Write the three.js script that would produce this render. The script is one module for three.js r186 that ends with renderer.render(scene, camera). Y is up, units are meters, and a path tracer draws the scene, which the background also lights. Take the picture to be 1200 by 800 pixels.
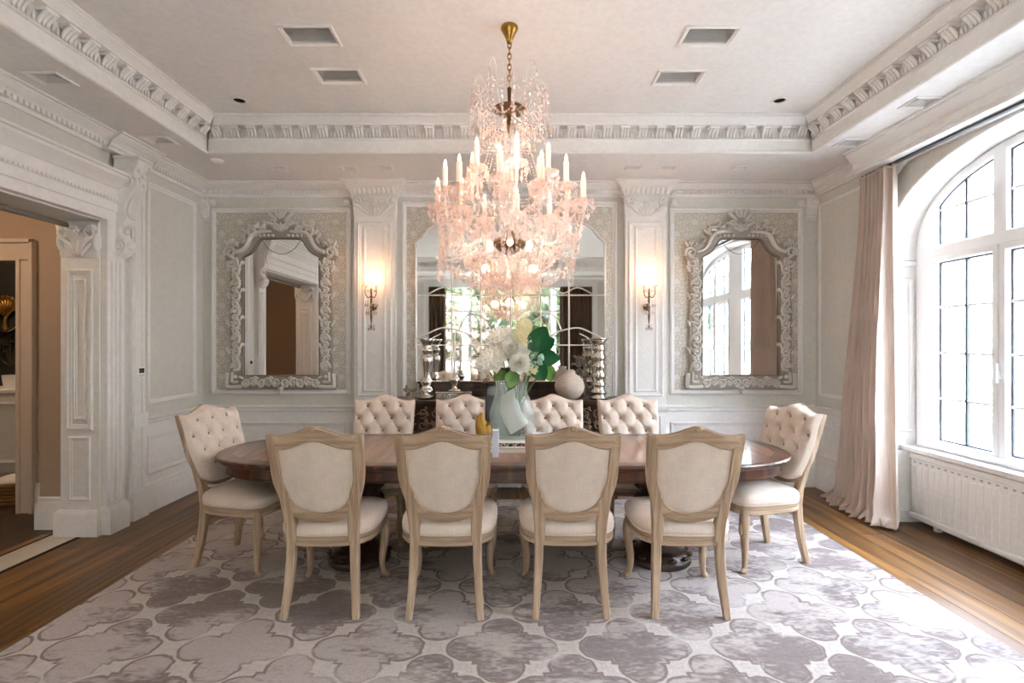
import * as THREE from 'three';
import { mergeGeometries, toCreasedNormals, mergeVertices } from 'three/addons/utils/BufferGeometryUtils.js';
import { Brush, Evaluator, SUBTRACTION } from 'three-bvh-csg';
import { RoundedBoxGeometry } from 'three/addons/geometries/RoundedBoxGeometry.js';

// ---------------------------------------------------------------- camera, sky, exposure
const renderer = new THREE.WebGLRenderer({ antialias: true });
renderer.toneMapping = THREE.LinearToneMapping;
renderer.toneMappingExposure = 3.05;
renderer.shadowMap.enabled = true;
const scene = new THREE.Scene();
const camera = new THREE.PerspectiveCamera(65.66, 1.5, 0.05, 200);
camera.position.set(0, 1.5, 0);
camera.lookAt(0, 1.5, -5);
camera.setViewOffset(1200, 800, 3, -2, 1200, 800);
camera.updateMatrixWorld();
{ // hazy bright sky: pale blue above, whiter towards the horizon
  const W = 64, H = 32, data = new Float32Array(W * H * 4);
  for (let j = 0; j < H; j++) {
    const el = (j + 0.5) / H * Math.PI - Math.PI / 2, t = Math.max(0, Math.sin(el));
    for (let i = 0; i < W; i++) {
      const k = (j * W + i) * 4, m = Math.pow(t, 0.6);
      data[k] = 0.95 - 0.27 * m; data[k + 1] = 0.98 - 0.14 * m; data[k + 2] = 1.06 + 0.02 * m; data[k + 3] = 1;
    }
  }
  const sky = new THREE.DataTexture(data, W, H, THREE.RGBAFormat, THREE.FloatType);
  sky.mapping = THREE.EquirectangularReflectionMapping; sky.colorSpace = THREE.LinearSRGBColorSpace;
  sky.magFilter = THREE.LinearFilter; sky.needsUpdate = true;
  scene.background = sky; scene.backgroundIntensity = 14;
}

// ---------------------------------------------------------------- small tools
const V = (x, y, z) => new THREE.Vector3(x, y, z);
const PI = Math.PI, sin = Math.sin, cos = Math.cos, lerp = (a, b, t) => a + (b - a) * t, clamp = (x, a = 0, b = 1) => Math.min(b, Math.max(a, x));
const sstep = (a, b, x) => { const t = clamp((x - a) / (b - a)); return t * t * (3 - 2 * t); };
function rng(seed) { let s = seed | 0; return () => { s = (s + 0x6d2b79f5) | 0; let t = Math.imul(s ^ (s >>> 15), 1 | s); t = (t + Math.imul(t ^ (t >>> 7), 61 | t)) ^ t; return ((t ^ (t >>> 14)) >>> 0) / 4294967296; }; }
function hash2(x, y, s) { let h = Math.imul(x | 0, 374761393) + Math.imul(y | 0, 668265263) + Math.imul(s | 0, 974711); h = Math.imul(h ^ (h >>> 13), 1274126177); return ((h ^ (h >>> 16)) >>> 0) / 4294967296; }
function vnoise(x, y, s = 1, px = 0, py = 0) { // value noise, tileable when px, py given
  const xi = Math.floor(x), yi = Math.floor(y), fx = x - xi, fy = y - yi, u = fx * fx * (3 - 2 * fx), v = fy * fy * (3 - 2 * fy);
  const w = (a, p) => p ? ((a % p) + p) % p : a;
  const a = hash2(w(xi, px), w(yi, py), s), b = hash2(w(xi + 1, px), w(yi, py), s), c = hash2(w(xi, px), w(yi + 1, py), s), d = hash2(w(xi + 1, px), w(yi + 1, py), s);
  return lerp(lerp(a, b, u), lerp(c, d, u), v);
}
function fbm(x, y, s = 1, o = 4) { let r = 0, a = 0.5, t = 0; for (let i = 0; i < o; i++) { r += a * vnoise(x, y, s + i * 17); t += a; a *= 0.5; x *= 2.03; y *= 2.03; } return r / t; }

const used = new Map();
function numbered(name) { const n = used.get(name) || 0; used.set(name, n + 1); return n ? `${name}_${String(n).padStart(3, '0')}` : name; }

function prep(g) { // non-indexed with position, normal, uv only
  let o = g.index ? g.toNonIndexed() : g;
  if (!o.attributes.normal) o.computeVertexNormals();
  for (const k of Object.keys(o.attributes)) if (!['position', 'normal', 'uv'].includes(k)) o.deleteAttribute(k);
  if (!o.attributes.uv) boxUV(o);
  return o;
}
function boxUV(g) { // planar uv in metres from the dominant axis of each vertex normal
  const p = g.attributes.position, n = g.attributes.normal, uv = new Float32Array(p.count * 2);
  for (let i = 0; i < p.count; i++) {
    const ax = Math.abs(n.getX(i)), ay = Math.abs(n.getY(i)), az = Math.abs(n.getZ(i));
    if (ax >= ay && ax >= az) { uv[2 * i] = p.getZ(i); uv[2 * i + 1] = p.getY(i); }
    else if (ay >= az) { uv[2 * i] = p.getX(i); uv[2 * i + 1] = p.getZ(i); }
    else { uv[2 * i] = p.getX(i); uv[2 * i + 1] = p.getY(i); }
  }
  g.setAttribute('uv', new THREE.BufferAttribute(uv, 2));
  return g;
}
const merge = (gs) => gs.length === 1 ? prep(gs[0]) : mergeGeometries(gs.map(prep));
function mesh(name, gs, mat, parent, keepUV = false) {
  const g = merge(Array.isArray(gs) ? gs.flat(Infinity) : [gs]);
  if (!keepUV) boxUV(g);
  const m = new THREE.Mesh(g, mat);
  m.name = parent ? name : numbered(name);
  m.castShadow = m.receiveShadow = true;
  (parent || scene).add(m);
  return m;
}
function inst(name, geom, mat, parent, pos, rot) { // a mesh that shares its geometry
  const m = new THREE.Mesh(geom, mat); m.name = parent ? name : numbered(name); m.castShadow = m.receiveShadow = true;
  if (pos) m.position.set(...pos); if (rot) m.rotation.set(...rot);
  (parent || scene).add(m); return m;
}
function thing(name, label, category, pos = [0, 0, 0], turn = 0, group) {
  const o = new THREE.Group(); o.name = numbered(name); o.position.set(...pos); o.rotation.y = turn;
  o.userData = { label, category }; if (group) o.userData.group = group; scene.add(o); return o;
}
function tag(o, label, category, group) { Object.assign(o.userData, { label, category }); if (group) o.userData.group = group; return o; }
function struct(name, gs, mat, label) { const m = mesh(name, gs, mat); m.userData.kind = 'structure'; if (label) { m.userData.label = label; m.userData.category = label.split(' ').pop(); } return m; }
function copyOf(o, pos, turn, label) { const c = o.clone(); c.userData = { ...o.userData }; c.name = numbered(o.name.replace(/_\d{3}$/, '')); c.position.set(...pos); c.rotation.set(0, turn, 0); if (label) c.userData.label = label; scene.add(c); return c; }

const box = (x0, x1, y0, y1, z0, z1) => new THREE.BoxGeometry(x1 - x0, y1 - y0, z1 - z0).translate((x0 + x1) / 2, (y0 + y1) / 2, (z0 + z1) / 2);
const rbox = (x0, x1, y0, y1, z0, z1, r = 0.006, s = 2) => new RoundedBoxGeometry(x1 - x0, y1 - y0, z1 - z0, s, r).translate((x0 + x1) / 2, (y0 + y1) / 2, (z0 + z1) / 2);
const lathe = (pts, seg = 24) => new THREE.LatheGeometry(pts.map(([r, y]) => new THREE.Vector2(r, y)), seg);
const ball = (r, x, y, z, sx = 1, sy = 1, sz = 1, a = 10, b = 8) => new THREE.SphereGeometry(r, a, b).scale(sx, sy, sz).translate(x, y, z);
const cyl = (r0, r1, h, x, y, z, seg = 16) => new THREE.CylinderGeometry(r1, r0, h, seg).translate(x, y + h / 2, z);
function loft(rings, { caps = true, closed = true, crease = 0.7 } = {}) { // rings: arrays of Vector3 of equal length
  const n = rings[0].length, pos = [], idx = [];
  for (const r of rings) for (const p of r) pos.push(p.x, p.y, p.z);
  const m = closed ? n : n - 1;
  for (let i = 0; i < rings.length - 1; i++) for (let j = 0; j < m; j++) {
    const a = i * n + j, b = i * n + (j + 1) % n, c = a + n, d = b + n; idx.push(a, b, c, b, d, c);
  }
  if (caps && closed) for (const [i, flip] of [[0, 1], [rings.length - 1, 0]]) {
    const c = V(0, 0, 0); rings[i].forEach((p) => c.add(p)); c.divideScalar(n);
    const k = pos.length / 3; pos.push(c.x, c.y, c.z);
    for (let j = 0; j < n; j++) { const a = i * n + j, b = i * n + (j + 1) % n; flip ? idx.push(k, b, a) : idx.push(k, a, b); }
  }
  const g = new THREE.BufferGeometry(); g.setAttribute('position', new THREE.Float32BufferAttribute(pos, 3)); g.setIndex(idx);
  g.computeVertexNormals();
  return crease ? toCreasedNormals(g, crease) : g.toNonIndexed();
}
function rectRing(x, y, z, hw, hd, ch = 0.25) { // chamfered rectangle in a level plane
  const c = Math.min(hw, hd) * ch;
  return [[-hw + c, -hd], [hw - c, -hd], [hw, -hd + c], [hw, hd - c], [hw - c, hd], [-hw + c, hd], [-hw, hd - c], [-hw, -hd + c]].map(([a, b]) => V(x + a, y, z + b));
}
const post = (st, crease = 0.5) => loft(st.map((s) => rectRing(...s)), { crease });
function tube(pts, r, radial = 6, flat = 1, flatAxis = null, caps = true) { // tapered tube through points; r number, array or function of t
  const P = pts.map((p) => p.isVector3 ? p : V(...p)), n = P.length, rad = (i) => typeof r === 'number' ? r : Array.isArray(r) ? lerp(r[Math.floor(i / (n - 1) * (r.length - 1))], r[Math.min(r.length - 1, Math.floor(i / (n - 1) * (r.length - 1)) + 1)], (i / (n - 1) * (r.length - 1)) % 1) : r(i / (n - 1));
  let nrm = null; const rings = [];
  for (let i = 0; i < n; i++) {
    const t = P[Math.min(n - 1, i + 1)].clone().sub(P[Math.max(0, i - 1)]).normalize();
    if (!nrm) { nrm = Math.abs(t.y) < 0.9 ? V(0, 1, 0) : V(1, 0, 0); }
    nrm = nrm.clone().sub(t.clone().multiplyScalar(nrm.dot(t))).normalize();
    const bin = t.clone().cross(nrm), R = rad(i), ring = [];
    for (let k = 0; k < radial; k++) {
      const a = k / radial * 2 * PI, o = nrm.clone().multiplyScalar(cos(a) * R).add(bin.clone().multiplyScalar(sin(a) * R));
      if (flatAxis) o.addScaledVector(flatAxis, -o.dot(flatAxis) * (1 - flat));
      ring.push(P[i].clone().add(o));
    }
    rings.push(ring);
  }
  return loft(rings, { caps, crease: 0 });
}
const curve = (pts, n = 16, closed = false, tension = 0.5) => new THREE.CatmullRomCurve3(pts.map((p) => p.isVector3 ? p : V(...p)), closed, 'catmullrom', tension).getPoints(n);
// straight moulding: profile [[out, up]...] carried from a to b; n = out direction, up = second direction; m0, m1 lengthen the ends with out (mitres)
function mould(profile, a, b, n, up = V(0, 1, 0), m0 = 0, m1 = 0) {
  const A = V(...a), B = V(...b), dir = B.clone().sub(A).normalize(), N = n.isVector3 ? n : V(...n);
  const ring = (P, m) => profile.map(([o, u]) => P.clone().addScaledVector(N, o).addScaledVector(up, u).addScaledVector(dir, m * o));
  return loft([ring(A, -m0), ring(B, m1)], { crease: 0.4 });
}
const bead = (o, h) => [[0, 0], [o * 0.55, 0], [o, h * 0.22], [o, h * 0.5], [o * 0.55, h * 0.62], [o * 0.55, h * 0.8], [o * 0.3, h], [0, h]];
// rectangular picture-frame moulding on a wall: o corner, U and W directions, size w by h, profile [[out, inward]...]
function frameOn(o, U, W, w, h, N, prof) {
  const O = V(...o), u = V(...U), v = V(...W), n = V(...N), c = [[0, 0], [w, 0], [w, h], [0, h]];
  const rings = [0, 1, 2, 3, 0].map((k) => {
    const P = O.clone().addScaledVector(u, c[k][0]).addScaledVector(v, c[k][1]), du = c[k][0] ? -1 : 1, dv = c[k][1] ? -1 : 1;
    return prof.map(([out, inn]) => P.clone().addScaledVector(n, out).addScaledVector(u, du * inn).addScaledVector(v, dv * inn));
  });
  return loft(rings, { caps: false, crease: 0.4 });
}
const framePro = (o, w) => [[0, 0], [o * 0.6, 0], [o, w * 0.2], [o, w * 0.45], [o * 0.5, w * 0.6], [o * 0.5, w * 0.8], [o * 0.2, w], [0, w]];
function shapeOf(pts) { const s = new THREE.Shape(); pts.forEach(([x, y], i) => i ? s.lineTo(x, y) : s.moveTo(x, y)); return s; }
function extrude(pts, depth, holes = [], bevel = 0, seg = 2) {
  const s = shapeOf(pts); for (const h of holes) s.holes.push(new THREE.Path(h.map(([x, y]) => new THREE.Vector2(x, y))));
  return new THREE.ExtrudeGeometry(s, { depth, bevelEnabled: bevel > 0, bevelThickness: bevel, bevelSize: bevel, bevelOffset: -bevel, bevelSegments: seg, curveSegments: 12 });
}
const spline2 = (pts, n = 40, closed = false) => new THREE.CatmullRomCurve3(pts.map(([x, y]) => V(x, y, 0)), closed, 'centripetal').getPoints(n).map((p) => [p.x, p.y]);
// flat spiral scroll in the xy plane (out along z), for carved ornament
function scroll(cx, cy, r, a0, turns, w, dir = 1, z = 0, tail = null) {
  const pts = [], n = 18;
  if (tail) pts.push(V(tail[0], tail[1], z));
  for (let i = 0; i <= n; i++) { const t = i / n, a = a0 + dir * t * turns * 2 * PI, R = r * (1 - 0.78 * t); pts.push(V(cx + cos(a) * R, cy + sin(a) * R, z + 0.004 * t)); }
  return tube(pts, (t) => w * (tail ? 0.35 + 0.65 * sin(PI * clamp(t * 1.1, 0, 1)) + 0.25 * t : 1 - 0.35 * t), 5);
}
function leafBlob(x, y, z, ang, L, w, h = 0.5) { return ball(1, 0, 0, 0, L / 2, w / 2, w * h, 7, 5).translate(L / 2, 0, 0).rotateZ(ang).translate(x, y, z); }
const mirrorX = (g) => { const c = g.clone(); c.scale(-1, 1, 1); const o = c.index ? c.toNonIndexed() : c; const p = o.attributes; for (const k of Object.keys(p)) { const a = p[k], s = a.itemSize; for (let i = 0; i < a.count; i += 3) for (let j = 0; j < s; j++) { const t = a.array[(i + 1) * s + j]; a.array[(i + 1) * s + j] = a.array[(i + 2) * s + j]; a.array[(i + 2) * s + j] = t; } } return o; };

// ---------------------------------------------------------------- textures
function tex(w, h, fn, srgb = true, rep = [1, 1]) {
  const d = new Uint8Array(w * h * 4);
  for (let j = 0; j < h; j++) for (let i = 0; i < w; i++) { const c = fn(i / w, j / h, i, j), k = (j * w + i) * 4; d[k] = clamp(c[0], 0, 255); d[k + 1] = clamp(c[1], 0, 255); d[k + 2] = clamp(c[2], 0, 255); d[k + 3] = 255; }
  const t = new THREE.DataTexture(d, w, h, THREE.RGBAFormat); t.wrapS = t.wrapT = THREE.RepeatWrapping; t.magFilter = THREE.LinearFilter; t.minFilter = THREE.LinearMipmapLinearFilter; t.generateMipmaps = true;
  if (srgb) t.colorSpace = THREE.SRGBColorSpace; t.repeat.set(...rep); t.needsUpdate = true; return t;
}
const mixc = (a, b, t) => [lerp(a[0], b[0], t), lerp(a[1], b[1], t), lerp(a[2], b[2], t)];
const std = (o) => new THREE.MeshStandardMaterial(o), phy = (o) => new THREE.MeshPhysicalMaterial(o);
function woodTex(seed, dark, mid, light, w = 512, h = 1024, rep = [1 / 0.5, 1 / 1.6], across = 26) { // grain along v
  return tex(w, h, (u, v) => {
    const warp = vnoise(u * 5, v * 4, seed, 5, 4) * 0.09 + vnoise(u * 3, v * 2, seed + 3, 3, 2) * 0.14;
    const g1 = vnoise((u + warp) * across, v * 3, seed + 5, across, 3), g2 = vnoise(u * 180, v * 14, seed + 9, 180, 14), g3 = vnoise(u * 6, v * 2, seed + 11, 6, 2);
    let c = mixc(dark, mid, sstep(0.15, 0.7, g1)); c = mixc(c, light, sstep(0.45, 0.95, g3 * 0.6 + g1 * 0.4)); const f = 0.86 + 0.22 * g2; return [c[0] * f, c[1] * f, c[2] * f];
  }, true, rep);
}
const texLinen = tex(256, 256, (u, v, i, j) => { const a = vnoise(u * 128, v * 10, 3, 128, 10), b = vnoise(u * 10, v * 128, 7, 10, 128), s = vnoise(u * 6, v * 6, 9, 6, 6), f = 0.95 + 0.045 * a + 0.045 * b + 0.04 * (s - 0.5); return [226 * f, 210 * f, 195 * f]; }, true, [4, 4]);
const texLinenBump = tex(256, 256, (u, v, i, j) => { const c = 128 + 60 * (((i >> 1) + (j >> 1)) % 2 ? 1 : -1) + 50 * (vnoise(u * 128, v * 12, 3, 128, 12) - 0.5); return [c, c, c]; }, false, [6, 6]);
const texPaint = tex(256, 256, (u, v) => { const f = 0.97 + 0.03 * vnoise(u * 40, v * 40, 5, 40, 40) + 0.02 * (vnoise(u * 4, v * 4, 8, 4, 4) - 0.5); return [243 * f, 241 * f, 237 * f]; }, true, [1, 1]);
const texWall = tex(256, 256, (u, v) => { const f = 0.965 + 0.03 * vnoise(u * 60, v * 60, 15, 60, 60) + 0.03 * (vnoise(u * 3, v * 3, 18, 3, 3) - 0.5); return [225 * f, 223 * f, 214 * f]; }, true, [0.7, 0.7]);
const texMarble = tex(256, 512, (u, v) => { const n = fbm(u * 6, v * 10, 41, 4), vein = Math.abs(sin((u * 3 + v * 7 + n * 5) * 3)); const f = 0.93 + 0.07 * n; return mixc([222 * f, 216 * f, 205 * f], [190, 182, 170], 0.5 * Math.pow(1 - vein, 6)); }, true, [2, 0.8]);

// damask wallpaper: silver scrolls on greige, drawn on a canvas that tiles
function damask() {
  const S = 512, c = document.createElement('canvas'); c.width = c.height = S; const x = c.getContext('2d');
  x.fillStyle = '#c6c0b3'; x.fillRect(0, 0, S, S);
  const R = rng(77); x.lineCap = 'round';
  const spiral = (cx, cy, r, a0, dir, w) => { for (const ox of [-S, 0, S]) for (const oy of [-S, 0, S]) { x.lineWidth = w; x.beginPath(); for (let i = 0; i <= 30; i++) { const t = i / 30, a = a0 + dir * t * 8.2, q = r * (1 - 0.85 * t); const px = cx + ox + cos(a) * q, py = cy + oy + sin(a) * q; i ? x.lineTo(px, py) : x.moveTo(px, py); } x.stroke(); } };
  const leaf = (cx, cy, a, L) => { for (const ox of [-S, 0, S]) for (const oy of [-S, 0, S]) { x.save(); x.translate(cx + ox, cy + oy); x.rotate(a); x.beginPath(); x.moveTo(0, 0); x.quadraticCurveTo(L * 0.5, -L * 0.32, L, 0); x.quadraticCurveTo(L * 0.5, L * 0.32, 0, 0); x.fill(); x.restore(); } };
  x.strokeStyle = '#dfdbd2'; x.fillStyle = '#dfdbd2';
  for (let j = 0; j < 4; j++) for (let i = 0; i < 4; i++) {
    const cx = (i + (j % 2) * 0.5) * 128 + 64, cy = j * 128 + 64, d = (i + j) % 2 ? 1 : -1, a0 = R() * 0.6;
    spiral(cx, cy, 46, a0, d, 8); spiral(cx + 52 * d, cy + 48, 30, a0 + 2, -d, 7); spiral(cx - 40 * d, cy + 58, 20, a0 + 4, d, 6);
    for (let k = 0; k < 9; k++) leaf(cx + cos(k * 0.7 + a0) * 50, cy + sin(k * 0.7 + a0) * 50, k * 0.7 + a0 + 0.8 * d, 24 + 8 * R());
    for (let k = 0; k < 5; k++) leaf(cx + 52 * d, cy + 48, k * 1.26 + a0, 22);
  }
  x.strokeStyle = '#aaa293'; x.lineWidth = 1.2; for (let k = 0; k < 60; k++) { const a = R() * S, b = R() * S; x.beginPath(); x.arc(a, b, 6 + 8 * R(), R() * 6, R() * 6 + 3); x.stroke(); }
  const t = new THREE.CanvasTexture(c); t.wrapS = t.wrapT = THREE.RepeatWrapping; t.colorSpace = THREE.SRGBColorSpace; t.repeat.set(1 / 0.5, 1 / 0.5);
  const b = new THREE.CanvasTexture(c); b.wrapS = b.wrapT = THREE.RepeatWrapping; b.repeat.set(1 / 0.5, 1 / 0.5);
  return [t, b];
}
const [texDamask, texDamaskBump] = damask();

// rug: staggered barbed quatrefoils, mauve grounds in a cream band with dark outlines, worn
const RUG = { x0: -2.45, x1: 2.45, z0: -5.04, z1: -1.6 };
const texRug = (() => {
  const W = 2048, H = 1472, w = RUG.x1 - RUG.x0, h = RUG.z1 - RUG.z0, PX = 0.65, PZ = 0.66;
  const sd = (x, y) => { x = Math.abs(x); y = Math.abs(y); const c = Math.min(Math.hypot(x - 0.163, y) - 0.106, Math.hypot(x, y - 0.166) - 0.106), bx = Math.max(x, y) - 0.133; return Math.min(c, bx); };
  return tex(W, H, (u, v) => {
    const jx = (vnoise(u * 150, v * 110, 4) - 0.5) * 0.012, jz = (vnoise(u * 150, v * 110, 6) - 0.5) * 0.012;
    const X = u * w + 0.19 + jx, Z = v * h + 0.19 + jz; let d = 9;
    for (const [ox, oz] of [[0, 0], [0.5, 0.5]]) { const a = X / PX - ox, b = Z / PZ - oz; d = Math.min(d, sd((a - Math.round(a)) * PX, (b - Math.round(b)) * PZ)); }
    const wear = fbm(u * 9, v * 7, 50, 4), streak = vnoise(u * 60, v * 150, 60) * 0.4 + vnoise(u * 200, v * 300, 64) * 0.6, blot = fbm(u * 22, v * 26, 70, 3);
    const cream = mixc([205, 196, 189], [186, 176, 169], clamp(streak * 0.9)), mauve = mixc([122, 110, 107], [154, 141, 137], clamp(streak * 0.7 + blot * 0.5 - 0.1));
    let c = cream; const fade = sstep(0.38, 0.62, wear * 0.72 + blot * 0.36 + (streak - 0.5) * 0.3);
    if (d < -0.012) c = mixc(mauve, [200, 189, 182], fade * 0.7);
    const line = 1 - sstep(0.004, 0.011, Math.abs(d + 0.004 + jx * 0.3)); c = mixc(c, [126, 110, 105], line * (0.88 - 0.6 * sstep(0.45, 0.75, blot)));
    const line2 = 1 - sstep(0.003, 0.008, Math.abs(d - 0.03)); c = mixc(c, [168, 154, 148], 0.3 * line2 * (1 - fade));
    const g = 0.94 + 0.1 * vnoise(u * 900, v * 650, 80); return [c[0] * g, c[1] * g, c[2] * g];
  });
})();
const texPile = tex(256, 256, (u, v) => { const c = 110 + 145 * vnoise(u * 90, v * 90, 21, 90, 90); return [c, c, c]; }, false, [4, 4]);
const plankTex = [0, 1, 2, 3].map((k) => woodTex(100 + 31 * k, [[100, 70, 40], [112, 78, 43], [92, 64, 37], [124, 86, 48]][k], [[138, 98, 55], [152, 107, 57], [124, 87, 49], [164, 116, 62]][k], [[172, 126, 72], [186, 136, 75], [156, 113, 65], [196, 145, 82]][k], 256, 1024, [1 / 0.3, 1 / 2.2], 9));
const texOak = woodTex(211, [170, 143, 116], [190, 163, 135], [202, 177, 150], 256, 512, [1 / 0.2, 1 / 0.7], 14);
const texMahog = woodTex(305, [58, 30, 18], [92, 52, 31], [124, 76, 46], 512, 512, [1 / 0.4, 1 / 1.2], 12);
const texVeneer = woodTex(331, [112, 72, 48], [150, 102, 70], [176, 126, 90], 512, 512, [1 / 0.5, 1 / 1.0], 16);
const texDarkWood = woodTex(351, [38, 26, 19], [62, 43, 31], [92, 67, 49], 256, 512, [1 / 0.3, 1 / 1.0], 10);

// ---------------------------------------------------------------- materials
const M = {
  trim: std({ map: texPaint, color: 0xffffff, roughness: 0.45 }),
  ceiling: std({ map: texPaint, color: 0xffffff, roughness: 0.85 }),
  wall: std({ map: texWall, roughness: 0.7 }),
  damask: std({ map: texDamask, bumpMap: texDamaskBump, bumpScale: 0.006, roughness: 0.42, metalness: 0.1 }),
  mirror: std({ color: 0xf4f4f2, metalness: 1, roughness: 0.02 }),
  silverFrame: std({ color: 0xe4e0d8, metalness: 0.5, roughness: 0.3 }),
  silverDark: std({ color: 0x8a8276, metalness: 0.4, roughness: 0.5 }),
  silverShaded: std({ color: 0xaaa296, metalness: 0.35, roughness: 0.45 }),
  linen: phy({ map: texLinen, bumpMap: texLinenBump, bumpScale: 0.0006, roughness: 0.95, sheen: 0.3, sheenColor: new THREE.Color(0xfff4e6), sheenRoughness: 0.6 }),
  button: std({ color: 0xab9482, roughness: 0.9 }),
  oak: std({ map: texOak, roughness: 0.6 }),
  mahog: phy({ map: texMahog, roughness: 0.35, clearcoat: 0.6, clearcoatRoughness: 0.12 }),
  veneer: phy({ map: texVeneer, roughness: 0.3, clearcoat: 0.9, clearcoatRoughness: 0.06 }),
  darkWood: phy({ map: texDarkWood, roughness: 0.42, clearcoat: 0.3, clearcoatRoughness: 0.25 }),
  carve: std({ color: 0x7d6450, metalness: 0.35, roughness: 0.36 }),
  planks: plankTex.map((t) => std({ map: t, color: 0xece8de, roughness: 0.36 })),
  joint: std({ color: 0x1d140d, roughness: 0.9 }),
  marble: std({ map: texMarble, roughness: 0.25 }),
  rug: std({ map: texRug, bumpMap: texPile, bumpScale: 0.002, roughness: 1 }),
  rugEdge: std({ color: 0xcfc4ba, roughness: 1 }),
  glass: phy({ color: 0xffffff, transmission: 1, thickness: 0, roughness: 0, ior: 1.45 }),
  gasket: std({ color: 0x4a5058, roughness: 0.5 }),
  upvc: std({ color: 0xf4f5f5, roughness: 0.3 }),
  brass: std({ color: 0xa8803f, metalness: 1, roughness: 0.25 }),
  bronze: std({ color: 0x6b5638, metalness: 0.9, roughness: 0.35 }),
  silver: std({ color: 0xc9c4bc, metalness: 1, roughness: 0.16 }),
  crystal: phy({ color: 0xfff8f4, transmission: 0.74, thickness: 0, roughness: 0.04, ior: 1.65, specularIntensity: 1 }),
  crystalGlass: phy({ color: 0xffffff, transmission: 0.8, thickness: 0, roughness: 0.03, ior: 1.5 }),
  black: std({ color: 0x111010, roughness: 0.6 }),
  grille: std({ color: 0xd6d5d1, roughness: 0.5 }),
  silk: phy({ map: tex(256, 256, (u, v) => { const f = 0.92 + 0.1 * vnoise(u * 160, v * 8, 31, 160, 8) + 0.04 * vnoise(u * 10, v * 6, 33, 10, 6); return [228 * f, 209 * f, 195 * f]; }, true, [2, 1]), roughness: 0.5, transmission: 0.08, thickness: 0, sheen: 0.4, sheenColor: new THREE.Color(0xfff0dc), sheenRoughness: 0.4 }),
  slot: std({ color: 0xb3aca2, roughness: 0.6 }),
  bounceGround: std({ map: tex(256, 256, (u, v) => { const f = 0.85 + 0.25 * fbm(u * 24, v * 24, 95, 3); return [146 * f, 140 * f, 132 * f]; }, true, [0.5, 0.5]), roughness: 0.9 }),
  tan: std({ color: 0xb39c86, roughness: 0.8 }),
  tan2: std({ color: 0xd6c6b4, roughness: 0.6 }),
  brown: std({ color: 0x5d4331, roughness: 0.8 }),
  charcoal: std({ color: 0x33302d, roughness: 0.7 }),
  gold: std({ color: 0xc79a4c, metalness: 0.9, roughness: 0.3 }),
  stone: std({ map: tex(256, 256, (u, v) => { const f = 0.92 + 0.1 * fbm(u * 20, v * 20, 91, 3); return [226 * f, 220 * f, 208 * f]; }, true, [0.5, 0.5]), roughness: 0.9 }),
};
// ================================================================ THE ROOM
const XL = -3.21, XR = 3.21, ZB = -5.54, ZF = 2.2, HS = 3.16, HC = 3.46, TX = 2.66, TZB = -4.65, TZF = 1.3;
const DZ0 = -4.15, DZ1 = -2.3, DH = 2.47;          // doorway in the left wall
const WC = 2.93, WA = 1.57, WB = 0.795, WS = 2.17, WN = 2.7;   // arched window in the right wall: centre, half width, rise, spring height
function sgroup(name) { const g = new THREE.Group(); g.name = numbered(name); g.userData.kind = 'structure'; scene.add(g); return g; }

{ // floor of long planks
  const fl = struct('floor', [box(-3.31, 3.50, -0.06, -0.012, ZB, ZF)], M.joint);
  const R = rng(5), geos = new Map();
  let n = 0;
  for (let i = 0; i < 36; i++) {
    const x = -3.31 + i * 0.1892; let z = ZB - R() * 1.2;
    while (z < ZF) {
      const L = [1.6, 1.9, 2.2, 2.5][Math.floor(R() * 4)], z0 = Math.max(ZB, z), z1 = Math.min(ZF, z + L);
      if (z1 - z0 > 0.05) {
        const g = rbox(x + 0.0008, x + 0.1884, -0.014, 0, z0 + 0.001, z1 - 0.001, 0.002, 1);
        const pr = prep(g), p = pr.attributes.position, uv = pr.attributes.uv, ou = R() * 3, ov = R() * 5;
        for (let k = 0; k < p.count; k++) uv.setXY(k, p.getX(k) - x + ou, p.getZ(k) + ov);
        inst('plank', pr, M.planks[Math.floor(R() * 4)], fl); n++;
      }
      z += L;
    }
  }
}
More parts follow.
